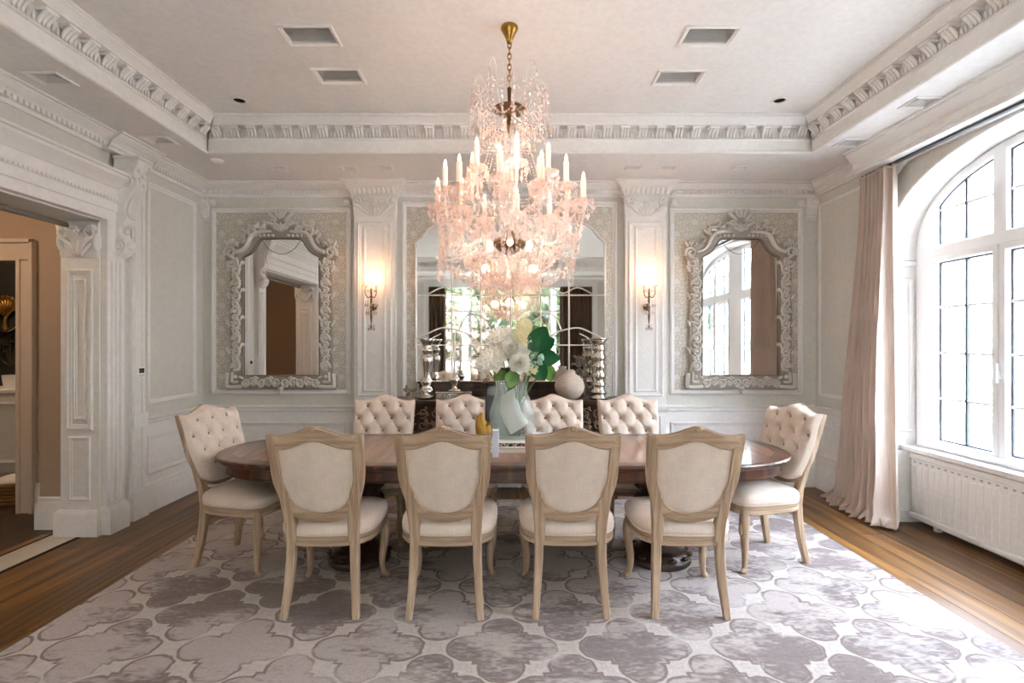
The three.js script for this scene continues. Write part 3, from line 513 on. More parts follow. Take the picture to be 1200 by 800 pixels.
// ================================================================ HALL BEYOND THE DOORWAY
{
  struct('wall_hall_near', [box(-3.80, -3.51, 0, 3.0, -4.75, -4.28), box(-6.2, -3.51, 0, 3.0, 0.2, 0.4)], M.tan);
  const h = struct('wall_hall_back', [box(-4.33, -3.80, 0, 3.0, -4.85, -4.7), box(-6.3, -4.33, 2.23, 3.0, -4.85, -4.7), box(-6.3, -5.25, 0, 2.23, -4.85, -4.7)], M.tan);
  struct('wall_hall_left', [box(-6.3, -6.15, 0, 3.0, -4.7, 0.2)], M.brown);
  struct('floor_hall', [box(-6.3, -3.66, -0.06, 0.0, -6.4, 0.4), box(-3.66, -3.3, -0.06, -0.001, -5.6, DZ0), box(-3.66, -3.3, -0.06, -0.001, DZ1, 2.2)], M.darkWood);
  struct('ceiling_hall', [box(-6.4, -3.51, 3.0, 3.1, -6.4, 0.4)], M.ceiling);
  struct('wall_alcove', [box(-6.4, -3.7, 0, 3.0, -6.4, -6.25), box(-6.4, -6.3, 0, 3, -6.25, -4.7), box(-3.8, -3.7, 0, 3, -6.25, -4.75)], M.charcoal);
  const t = sgroup('trim_17');
  const pr = framePro(0.035, 0.13);
  mesh('door_casing', [box(-4.35, -4.2, 0, 2.24, -4.7, -4.665), box(-5.35, -4.2, 2.23, 2.41, -4.7, -4.665), rbox(-4.345, -4.31, 0, 2.24, -4.675, -4.65, 0.005, 1), rbox(-4.225, -4.195, 0, 2.42, -4.675, -4.645, 0.005, 1), rbox(-5.35, -4.195, 2.385, 2.42, -4.675, -4.645, 0.005, 1)], M.tan2, t);
  const b = sgroup('baseboard_hall'); mesh('skirting', [mould(base, [-3.82, 0, -4.28], [-3.51, 0, -4.28], [0, 0, 1], up, 0, 0), mould(base, [-4.2, 0, -4.7], [-3.8, 0, -4.7], [0, 0, 1], up), mould(base, [-3.80, 0, -4.7], [-3.80, 0, -4.26], [-1, 0, 0], up)], M.trim, b);
  { // ceiling lamp of the hall
    const l = thing('hall_ceiling_lamp', 'flush opal glass ceiling lamp in the hall beyond the doorway', 'lamp', [-4.7, 3.0, -3.2]);
    mesh('lamp_base', [cyl(0.16, 0.16, 0.03, 0, -0.03, 0, 24)], M.brass, l);
    mesh('lamp_glass', [ball(0.15, 0, -0.03, 0, 1, 0.5, 1, 20, 10)], std({ color: 0xfff0dc, emissive: 0xffd6a0, emissiveIntensity: 0.9, roughness: 0.4 }), l);
    const p = new THREE.PointLight(0xffd8b4, 0.9, 0, 2); p.position.set(0, -0.18, 0); p.castShadow = true; p.shadow.radius = 5; l.add(p);
  }
  { // white cabinet with plant pot, wall sculpture
    const c = thing('white_cabinet', 'white panelled cabinet seen through the inner doorway', 'cabinet', [-5.55, 0, -5.95]);
    mesh('body', [rbox(-0.6, 0.35, 0.1, 0.96, -0.25, 0.22, 0.006, 1)], M.trim, c); mesh('top', [rbox(-0.63, 0.38, 0.96, 1.0, -0.27, 0.26, 0.008, 2)], M.trim, c);
    for (const x of [-0.36, 0.12]) { const d = mesh('door', [box(x - 0.2, x + 0.2, 0.16, 0.9, 0.22, 0.235), frameOn([x - 0.16, 0.2, 0.235], [1, 0, 0], [0, 1, 0], 0.32, 0.66, [0, 0, 1], framePro(0.015, 0.04))], M.trim, c); mesh('handle', [ball(0.016, x + 0.15, 0.6, 0.25)], M.bronze, d); }
    mesh('plinth', [box(-0.6, 0.35, 0, 0.1, -0.22, 0.18)], M.trim, c);
    const s = thing('tree_sculpture', 'round gold and silver tree wall sculpture on charcoal wall', 'sculpture', [-5.95, 1.86, -6.25]);
    const g = [tube(curve([[0.02, -0.22, 0.03], [0.03, -0.1, 0.04], [0.05, 0.0, 0.04]], 8), [0.03, 0.02, 0.014], 7)];
    for (let k = 0; k < 9; k++) { const a = 0.35 + k * 0.3; g.push(tube(curve([[0.04, -0.06, 0.04], [0.04 + cos(a) * 0.09, 0.0 + sin(a) * 0.1, 0.05], [0.03 + cos(a) * 0.16, 0.01 + sin(a) * 0.17, 0.04]], 6), [0.012, 0.02, 0.008], 6)); for (let q = 0; q < 3; q++) g.push(ball(0.035, 0.03 + cos(a + q * 0.1) * (0.1 + q * 0.03), 0.01 + sin(a + q * 0.1) * (0.1 + q * 0.03), 0.045, 1.2, 1, 0.4, 7, 5)); }
    mesh('branches', g, M.gold, s); mesh('ring', [new THREE.TorusGeometry(0.2, 0.02, 8, 40, PI).rotateZ(PI).translate(0.0, -0.02, 0.03)], M.silver, s);
    for (const [x, y, label] of [[0.1, -0.3, 'small silver box frame under the gold tree sculpture'], [0.02, -0.42, 'large silver box frame above the white cabinet']]) { const f = mesh('silver_wall_frame', [frameOn([-5.93 + x - 0.06, 1.86 + y - 0.05, -6.25], [1, 0, 0], [0, 1, 0], 0.12, 0.1, [0, 0, 1], framePro(0.04, 0.02))], M.silver); tag(f, label, 'frame'); }
    { const a = thing('added_alcove_light', 'added unseen ceiling light that brightens the dark alcove', 'downlight', [-5.0, 3.0, -5.4]); mesh('ring', [new THREE.TorusGeometry(0.06, 0.012, 8, 24).rotateX(PI / 2)], M.trim, a); mesh('lamp_disc', [cyl(0.05, 0.05, 0.006, 0, -0.008, 0, 20)], std({ color: 0xfff4e4, emissive: 0xffe0ba, emissiveIntensity: 1.2 }), a); const q = new THREE.PointLight(0xffdfba, 0.8, 0, 2); q.position.set(0, -0.06, 0); q.castShadow = true; q.shadow.radius = 2; a.add(q); }  // lamp added out of view to brighten the alcove
    const p = thing('potted_plant', 'dark leafy plant in a white square pot on the white cabinet', 'plant', [-5.5, 1.0, -5.88]);
    mesh('pot', [post([[0, 0, 0, 0.07, 0.07, 0.2], [0, 0.15, 0, 0.085, 0.085, 0.2]])], M.trim, p);
    const R = rng(9), lv = []; for (let k = 0; k < 26; k++) { const a = R() * 6.28, q = R() * 0.12; lv.push(tube(curve([[0, 0.13, 0], [cos(a) * q * 0.6, 0.25, sin(a) * q * 0.6], [cos(a) * q * 1.2, 0.27 + R() * 0.18, sin(a) * q * 1.2]], 5), [0.004, 0.016, 0.003], 4)); }
    mesh('foliage', lv, std({ color: 0x3a3226, roughness: 0.8 }), p);
  }
  { const k = thing('wicker_basket', 'round wicker basket with folded cloth on the hall floor', 'basket', [-4.66, 0, -5.0]);
    const rings = []; for (let i = 0; i < 6; i++) rings.push(new THREE.TorusGeometry(0.15 + i * 0.008, 0.022, 8, 24).rotateX(PI / 2).translate(0, 0.025 + i * 0.034, 0));
    mesh('weave', [...rings, cyl(0.15, 0.15, 0.02, 0, 0, 0, 20)], std({ color: 0x8a6a3c, roughness: 0.8 }), k);
    mesh('cloth', [ball(0.15, 0, 0.2, 0, 1, 0.45, 1, 14, 8)], M.trim, k); }
}
// ================================================================ OUTSIDE: GARDEN BEHIND, FACADE BESIDE
{
  const grass = std({ map: tex(128, 128, (u, v) => { const f = 0.6 + 0.5 * fbm(u * 30, v * 30, 33, 3); return [104 * f, 118 * f, 74 * f]; }, true, [0.6, 0.6]), roughness: 1 });
  struct('ground', [box(-30, 30, -0.3, -0.12, 4.7, 40), box(-30, -4, -0.3, -0.12, ZF + 0.25, 4.7)], grass);
  struct('bounce_ground', [box(3.51, 30, -0.3, -0.12, -30, ZF + 0.25), box(4, 30, -0.3, -0.12, ZF + 0.25, 4.7)], M.bounceGround);  // unseen ground made stone-coloured for neutral bounce light into the window
  struct('terrace', [box(-4, 4, -0.12, -0.02, ZF + 0.25, 4.7)], M.stone);
  { const v = sgroup('added_shade_roof'); mesh('roof_slab', [box(-4.2, 4.2, 3.22, 3.36, ZF + 0.25, 5.5)], M.trim, v); for (const x of [-4, -1.35, 1.35, 4]) mesh('roof_post', [cyl(0.09, 0.08, 3.24, x, -0.02, 5.2, 14)], M.trim, v); }  // roof and posts added out of view to cut sky light from behind
  // garden opening: white frames, glazing
  const d = sgroup('door_1');
  mesh('opening_casing', [box(OW.x0 - 0.14, OW.x0 + 0.02, 0, OW.h + 0.12, ZF - 0.03, ZF + 0.1), box(OW.x1 - 0.02, OW.x1 + 0.14, 0, OW.h + 0.12, ZF - 0.03, ZF + 0.1), box(OW.x0 - 0.14, OW.x1 + 0.14, OW.h - 0.02, OW.h + 0.12, ZF - 0.03, ZF + 0.1)], M.trim, d);
  for (let i = 0; i < 5; i++) { const x = lerp(OW.x0 + 0.03, OW.x1 - 0.03, i / 4); mesh('stile', [rbox(x - 0.025, x + 0.025, 0, OW.h, ZF + 0.12, ZF + 0.17, 0.006, 1)], M.trim, d); }
  for (const y of [0.05, 1.05, 2.3]) mesh('door_rail', [rbox(OW.x0, OW.x1, y - 0.025, y + 0.025, ZF + 0.125, ZF + 0.165, 0.006, 1)], M.trim, d);
  for (let i = 0; i < 4; i++) { const x0 = lerp(OW.x0 + 0.03, OW.x1 - 0.03, i / 4), x1 = lerp(OW.x0 + 0.03, OW.x1 - 0.03, (i + 1) / 4); mesh('pane', [box(x0, x1, 0.02, OW.h - 0.02, ZF + 0.143, ZF + 0.147)], M.glass, d); }
  // brown curtains of the garden door
  const cloth = std({ color: 0x54402f, roughness: 0.9 });
  const drape = (x0, x1, label) => { const c = thing('brown_curtain', label, 'curtain', [(x0 + x1) / 2, 0.02, ZF - 0.1]); const w = x1 - x0, n = Math.round(w / 0.012), rows = [];
    for (const y of [0, 1.4, 2.88]) rows.push(Array.from({ length: n + 1 }, (_, i) => V(-w / 2 + w * i / n, y, 0.035 * sin(i * 0.75) + 0.01 * sin(i * 0.31 + y))));
    mesh('cloth', [loft(rows, { caps: false, closed: false, crease: 0 })], cloth, c); };
  drape(OW.x0, OW.x0 + 0.42, 'dark brown curtain at the doorway side of the garden door'); drape(OW.x1 - 0.8, OW.x1, 'wide dark brown curtain at the window side of the garden door');
  // balustrade
  const bal = thing('stone_balustrade', 'pale stone balustrade on the terrace reflected in the mirror', 'balustrade', [0, -0.02, 4.5]);
  mesh('rail', [rbox(-3.6, 3.6, 0.86, 0.96, -0.12, 0.12, 0.02, 2)], M.stone, bal); mesh('plinth', [box(-3.6, 3.6, 0, 0.12, -0.12, 0.12)], M.stone, bal);
  const bg = boxUV(merge([lathe([[0.05, 0.12], [0.05, 0.18], [0.035, 0.2], [0.07, 0.34], [0.06, 0.46], [0.03, 0.66], [0.035, 0.74], [0.055, 0.76], [0.055, 0.86]], 12)]));
  for (let i = 0; i < 34; i++) inst('baluster', bg, M.stone, bal, [-3.5 + i * 0.212, 0, 0]);
  // shrubs and trees: leaf clumps on stems
  const leafG = (() => { const g = new THREE.BufferGeometry(); g.setAttribute('position', new THREE.Float32BufferAttribute([0, 0, 0, 0.5, 0.12, 0.3, 1, 0, 0, 0, 0, 0, 1, 0, 0, 0.5, 0.12, -0.3], 3)); g.computeVertexNormals(); return g; })();
  function clump(name, label, cat, pos, rx, ry, n, size, mats, seed, group) {
    const t = thing(name, label, cat, pos, 0, group), R = rng(seed), per = mats.map(() => []);
    for (let i = 0; i < n; i++) { const a = R() * 2 * PI, u = R() * 2 - 1, q = Math.cbrt(0.35 + 0.65 * R()), s = Math.sqrt(1 - u * u); const m = new THREE.Matrix4().compose(V(cos(a) * s * rx * q, ry * 1.15 + u * ry * q, sin(a) * s * rx * q), new THREE.Quaternion().setFromEuler(new THREE.Euler(R() * 6, R() * 6, R() * 6)), V(1, 1, 1).multiplyScalar(size * (0.6 + 0.8 * R()))); per[Math.floor(R() * mats.length)].push(leafG.clone().applyMatrix4(m)); }
    per.forEach((g, k) => { if (g.length) mesh(k === mats.length - 1 && mats.length > 2 ? 'blossom' : 'foliage', g, mats[k], t); });
    mesh('trunk', [tube(curve([[0, 0, 0], [0.05 * rx, ry * 0.5, 0.02], [0, ry, 0]], 5), [0.07 * rx, 0.05 * rx, 0.03 * rx], 7)], std({ color: 0x4b3a2a, roughness: 0.9 }), t);
  }
  const g1 = phy({ color: 0x5c6a3c, roughness: 0.8, transmission: 0.3, thickness: 0 }), g2 = phy({ color: 0x3d4c30, roughness: 0.8, transmission: 0.3, thickness: 0 }), wb = std({ color: 0xd8b9ad, roughness: 0.8 });
  clump('blossom_shrub', 'white and pink blossoming shrub beyond the balustrade', 'shrub', [-1.75, -0.12, 6.7], 1.45, 1.45, 2600, 0.26, [g1, g2, wb, wb], 3);
  clump('broadleaf_shrub', 'broad-leaved bright green shrub beyond the balustrade', 'shrub', [1.6, -0.12, 6.6], 1.4, 1.45, 1300, 0.42, [g1, g2], 4);
  [[-5.9, 11.3, 2.3, 2.6], [5.9, 11.4, 2.3, 2.6], [-12.2, 14, 2.6, 2.8], [0, 11.0, 2.4, 2.7], [-3.3, 19, 2.5, 3.6], [3.3, 19, 2.5, 3.6]].forEach(([x, z, rx, ry], i) => clump('garden_tree', ['round green tree left of the blossoming shrub', 'round green tree right of the broad-leaved shrub', 'far green tree at the doorway end of the garden', 'green tree behind the two garden shrubs', 'tall far tree behind the blossoming shrub', 'tall far tree behind the broad-leaved shrub'][i], 'tree', [x, -0.12, z], rx, ry, 2000, 0.6, [g1, g2], 20 + i, 'garden trees'));
  // pale neighbouring wing seen through the arched window
  const f = thing('pale_house_wing', 'pale stone house wing with pilasters seen through the arched window', 'building', [10.5, -0.12, -6]);
  mesh('wall', [box(0, 0.4, 0, 4.6, -12, 40)], M.stone, f);
  for (let i = 0; i < 20; i++) mesh('wall_pilaster', [box(-0.12, 0, 0, 4.0, -10.2 + i * 2.5, -9.7 + i * 2.5), box(-0.16, 0, 3.8, 4.0, -10.3 + i * 2.5, -9.6 + i * 2.5)], M.stone, f);
  mesh('string_course', [mould([[0, 0], [0.1, 0], [0.16, 0.1], [0.28, 0.2], [0.28, 0.3], [0, 0.3]], [0, 4.05, -12], [0, 4.05, 40], [-1, 0, 0], up)], M.stone, f);
  mesh('parapet', [box(-0.05, 0.4, 4.6, 5.1, -12, 40)], M.stone, f);
  for (let i = 0; i < 18; i++) { const z = -8.7 + i * 2.5; const wn = mesh('house_window', [frameOn([0, 1.0, z - 0.55], [0, 0, 1], [0, 1, 0], 1.1, 2.1, [-1, 0, 0], framePro(0.06, 0.12))], M.stone, f); mesh('pane', [box(-0.01, 0.0, 1.1, 3.0, z - 0.45, z + 0.45)], std({ color: 0x9fb0bd, roughness: 0.05, metalness: 0.2 }), wn); }
}
// ================================================================ RUG
{
  const w = RUG.x1 - RUG.x0, d = RUG.z1 - RUG.z0, t = thing('patterned_rug', 'large cream rug with mauve-grey quatrefoil lattice under the dining table', 'rug', [0, 0, (RUG.z0 + RUG.z1) / 2]);
  const g = new THREE.PlaneGeometry(w, d, 1, 1).rotateX(-PI / 2).translate(0, 0.012, 0); const uv = g.attributes.uv; for (let i = 0; i < uv.count; i++) uv.setY(i, 1 - uv.getY(i));
  mesh('pile', [g], M.rug, t, true);
  mesh('edge', [rbox(-w / 2, w / 2, 0.0005, 0.0115, -d / 2, d / 2, 0.004, 1)], M.rugEdge, t);
}
// ================================================================ DINING CHAIR
const CH = (() => {
  const LEAN = 0.25, Z0 = -0.215, lean = (y) => Z0 - Math.max(0, y - 0.44) * LEAN - 0.05 * Math.max(0, y - 0.44) ** 2;
  const topY = (x) => { const u = Math.abs(x) / 0.25; return 1.0 + 0.05 * Math.exp(-((u / 0.42) ** 2)) + 0.01 * sstep(0.75, 1, u); };
  const half = (y) => y > 0.8 ? lerp(0.246, 0.252, sstep(0.8, 1.0, y)) : y > 0.62 ? lerp(0.206, 0.246, sin(clamp((y - 0.62) / 0.18) * PI / 2)) : lerp(0.168, 0.206, (y - 0.44) / 0.18);
  const bottom = (x) => 0.535 + 0.075 * Math.pow(Math.abs(x) / 0.19, 2.4);
  // outline of the shield, clockwise from top left
  const outline = (off) => { const p = [], H = 0.25 - off; for (let i = 0; i <= 24; i++) { const x = lerp(-H, H, i / 24); p.push([x, topY(x) - off * 1.35]); } for (let i = 1; i < 14; i++) { const y = lerp(1.0 - off * 1.3, 0.63, i / 14); p.push([half(y) - off, y]); } const bw = 0.209 - off; for (let i = 0; i <= 20; i++) { const x = lerp(bw, -bw, i / 20), u = Math.abs(x) / bw; p.push([x, 0.512 + off * 0.95 + (0.115 - off * 0.3) * (1 - Math.sqrt(Math.max(0, 1 - u * u * 0.98)))]); } for (let i = 13; i > 0; i--) { const y = lerp(1.0 - off * 1.3, 0.63, i / 14); p.push([-half(y) + off, y]); } return p; };
  const bend = (g, zo) => { const p = g.attributes.position; for (let i = 0; i < p.count; i++) { const x = p.getX(i), y = p.getY(i); p.setZ(i, p.getZ(i) + lean(y) + zo + 0.18 * x * x); } g.computeVertexNormals(); return toCreasedNormals(g, 0.6); };
  const frameG = bend(extrude(outline(0), 0.03, [outline(0.046).reverse()], 0.006, 2), -0.03);
  const beadG = bend(extrude(outline(0.044), 0.012, [outline(0.056).reverse()], 0.004, 1), -0.034);
  // plain linen on the outside of the back
  const padBack = (() => { const o = outline(0.049), n = o.length, rings = []; const c = [0, 0.79]; for (const [s, z] of [[1, 0], [0.97, -0.006], [0.85, -0.011], [0.6, -0.014], [0.3, -0.015], [0.05, -0.0155]]) rings.push(o.map(([x, y]) => { const X = c[0] + (x - c[0]) * s, Y = c[1] + (y - c[1]) * s; return V(X, Y, lean(Y) - 0.019 + z + 0.18 * X * X); })); return loft(rings, { caps: true, crease: 0 }); })();
  // deep-buttoned linen on the inside
  const btn = []; for (let r = 0; r < 4; r++) for (let k = -2; k <= 2; k++) { const x = (k + (r % 2 ? 0.5 : 0)) * 0.135, y = 0.965 - r * 0.098; if (Math.abs(x) < 0.215 - r * 0.012) btn.push([x, y]); }
  const padFront = (() => {
    const nx = 44, ny = 46, rows = [];
    for (let j = 0; j <= ny; j++) { const row = []; for (let i = 0; i <= nx; i++) {
      const u = lerp(-1, 1, i / nx), v = j / ny; let x = u * half(lerp(0.6, 0.98, v)) * 1.0; const y0 = 0.54 + 0.06 * Math.pow(Math.abs(u), 3), y1 = topY(x) + 0.004, y = lerp(y0, y1, v);
      const e = Math.sqrt(clamp(1 - Math.pow(Math.abs(u), 9))) * Math.sqrt(clamp(1 - Math.pow(Math.abs(2 * v - 1), 11))); let z = 0.058 * e;
      if (y > 0.6) { let dent = 0, pleat = 0; for (const [bx, by] of btn) { const r = Math.hypot(x - bx, y - by); dent = Math.max(dent, Math.exp(-((r / 0.027) ** 2))); }
        const a = x / 0.135 + (0.965 - y) / 0.196, b = x / 0.135 - (0.965 - y) / 0.196, da = Math.abs(a - Math.round(a)), db = Math.abs(b - Math.round(b)), k = sstep(0.66, 0.72, y); pleat = Math.max(Math.exp(-((da / 0.075) ** 2)), Math.exp(-((db / 0.075) ** 2))); z -= (0.036 * dent + 0.008 * pleat * k) * e; }
      row.push(V(x, y, lean(y) + 0.008 + z + 0.18 * x * x)); } rows.push(row); }
    const g = [loft(rows, { caps: false, closed: false, crease: 0 })];
    const rim = [...rows[0], ...rows.slice(1).map((r) => r[nx]), ...rows[ny].slice(0, -1).reverse(), ...rows.slice(1, -1).reverse().map((r) => r[0])], rb = rim.map((p) => V(p.x, p.y, lean(p.y) - 0.002 + 0.18 * p.x * p.x));
    g.push(loft([rim, rb], { caps: false, crease: 0.4 })); return g; })();
  const buttons = btn.map(([x, y]) => ball(0.0105, x, y, lean(y) + 0.031 + 0.18 * x * x, 1, 1, 0.6, 8, 6));
  const postG = (s) => post([[s * 0.168, 0.40, Z0 - 0.018, 0.028, 0.024], [s * 0.17, 0.5, lean(0.5) - 0.014, 0.03, 0.022], [s * 0.18, 0.6, lean(0.6) - 0.014, 0.03, 0.02], [s * 0.188, 0.68, lean(0.68) - 0.012, 0.028, 0.018], [s * 0.205, 0.76, lean(0.76) - 0.01, 0.014, 0.012]]);
  const backLeg = (s) => post([[s * 0.172, 0.4, -0.232, 0.024, 0.026], [s * 0.174, 0.3, -0.236, 0.0235, 0.025], [s * 0.182, 0.15, -0.255, 0.021, 0.022], [s * 0.194, 0.0, -0.288, 0.018, 0.019]]);
  const seatO = (sc, n = 48) => Array.from({ length: n }, (_, i) => { const a = i / n * 2 * PI, c = cos(a), s = sin(a), e = s > 0 ? 0.42 : 0.62, x = Math.sign(c) * Math.pow(Math.abs(c), e) * lerp(0.262, 0.288, (s + 1) / 2), z = Math.sign(s) * Math.pow(Math.abs(s), e) * 0.265; return [x * sc, z * sc]; });
  const ringAt = (sc, y, dome = 0) => seatO(sc).map(([x, z]) => V(x, y, z));
  const railG = loft([[0.93, 0.375], [0.965, 0.375], [0.985, 0.382], [0.985, 0.398], [0.972, 0.404], [0.985, 0.41], [0.985, 0.428], [0.97, 0.434], [0.9, 0.434]].map(([s, y]) => ringAt(s, y)), { crease: 0.5 });
  const cushG = loft([[0.96, 0.434], [0.995, 0.442], [1.005, 0.46], [0.99, 0.482], [0.95, 0.498], [0.86, 0.511], [0.7, 0.52], [0.45, 0.526], [0.15, 0.528]].map(([s, y]) => ringAt(s, y)), { crease: 0 });
  const pipeG = tube(curve(seatO(0.985).map(([x, z]) => [x, 0.437, z]), 90, true), 0.005, 5);
  const frontLeg = (s) => { const P = curve([[s * 0.222, 0.4, 0.205], [s * 0.24, 0.34, 0.222], [s * 0.24, 0.25, 0.222], [s * 0.226, 0.13, 0.208], [s * 0.23, 0.05, 0.212], [s * 0.246, 0.012, 0.232]], 16); const g = [tube(P, (t) => t < 0.25 ? lerp(0.03, 0.032, t * 4) : t < 0.8 ? lerp(0.032, 0.0165, (t - 0.25) / 0.55) : lerp(0.0165, 0.014, (t - 0.8) * 5), 8)]; g.push(ball(0.022, s * 0.247, 0.016, 0.234, 1, 0.72, 1.1, 10, 8), cyl(0.02, 0.022, 0.006, s * 0.246, 0, 0.232, 10)); g.push(leafBlob(s * 0.242, 0.33, 0.25, -PI / 2, 0.09, 0.03, 0.5)); return g; };
  const crest = [ball(0.028, 0, 1.044, lean(1.04) - 0.02, 1.5, 0.5, 0.5)]; for (let k = -2; k <= 2; k++) crest.push(leafBlob(0, 1.03, lean(1.03) - 0.036, PI / 2 + k * 0.5, 0.03, 0.013, 0.6));
  const G = {}; const bu = (k, g) => { G[k] = boxUV(merge([g].flat(Infinity))); };
  bu('frame', [frameG, beadG]); { const p = G.frame.attributes.position, uv = G.frame.attributes.uv; for (let i = 0; i < p.count; i += 3) { const cy = (p.getY(i) + p.getY(i + 1) + p.getY(i + 2)) / 3, cx = Math.abs(p.getX(i) + p.getX(i + 1) + p.getX(i + 2)) / 3; if (cy > 0.93 && cx < 0.2 || cy < 0.62) for (let k = i; k < i + 3; k++) uv.setXY(k, uv.getY(k), uv.getX(k)); } } bu('padB', padBack); bu('padF', padFront); bu('btn', buttons); bu('rail', railG); { const uv = G.rail.attributes.uv; for (let i = 0; i < uv.count; i++) uv.setXY(i, uv.getY(i), uv.getX(i)); } bu('cush', [cushG]); bu('pipe', pipeG); bu('crest', crest);
  for (const s of [-1, 1]) { bu('post' + s, postG(s)); bu('bl' + s, backLeg(s)); bu('fl' + s, frontLeg(s)); }
  const t = thing('dining_chair', 'oak dining chair with plain linen shield back opposite the sideboard, first from the doorway', 'chair', [0, 0, 0], 0, 'dining chairs around the table');
  const B = inst('back_frame', G.frame, M.oak, t); inst('crest_carving', G.crest, M.oak, B);
  inst('back_panel', G.padB, M.linen, t).userData.label = 'plain linen outside back';
  const F = inst('tufted_back_pad', G.padF, M.linen, t); F.userData.label = 'deep-buttoned linen inside back'; inst('buttons', G.btn, M.button, F);
  inst('seat_rail', G.rail, M.oak, t); const C = inst('seat_cushion', G.cush, M.linen, t); inst('piping', G.pipe, M.linen, C);
  for (const s of [-1, 1]) { inst('back_post', G['post' + s], M.oak, t); inst('leg', G['fl' + s], M.oak, t); inst('leg', G['bl' + s], M.oak, t); }
  return t;
})();
const nth = ['first', 'second', 'third', 'fourth'];
CH.position.set(-1.03, 0.012, -3.15); CH.rotation.y = PI + 0.02;
[[-0.35, -3.15, 0], [0.335, -3.155, 0], [0.99, -3.15, -0.03]].forEach(([x, z, a], i) => copyOf(CH, [x, 0.012, z], PI + a, `oak dining chair with plain linen shield back opposite the sideboard, ${nth[i + 1]} from the doorway`));
[-1.04, -0.366, 0.366, 0.985].forEach((x, i) => copyOf(CH, [x, 0.012, -4.095], [0.02, 0, 0, -0.02][i], `deep-buttoned dining chair between table and carved sideboard, ${nth[i]} from the doorway`));
copyOf(CH, [-1.775, 0.012, -3.66], 78 * PI / 180, 'deep-buttoned dining chair at the table end beside the panelled doorway');
copyOf(CH, [1.69, 0.012, -3.71], -78 * PI / 180, 'deep-buttoned dining chair at the table end beside the curtained window');

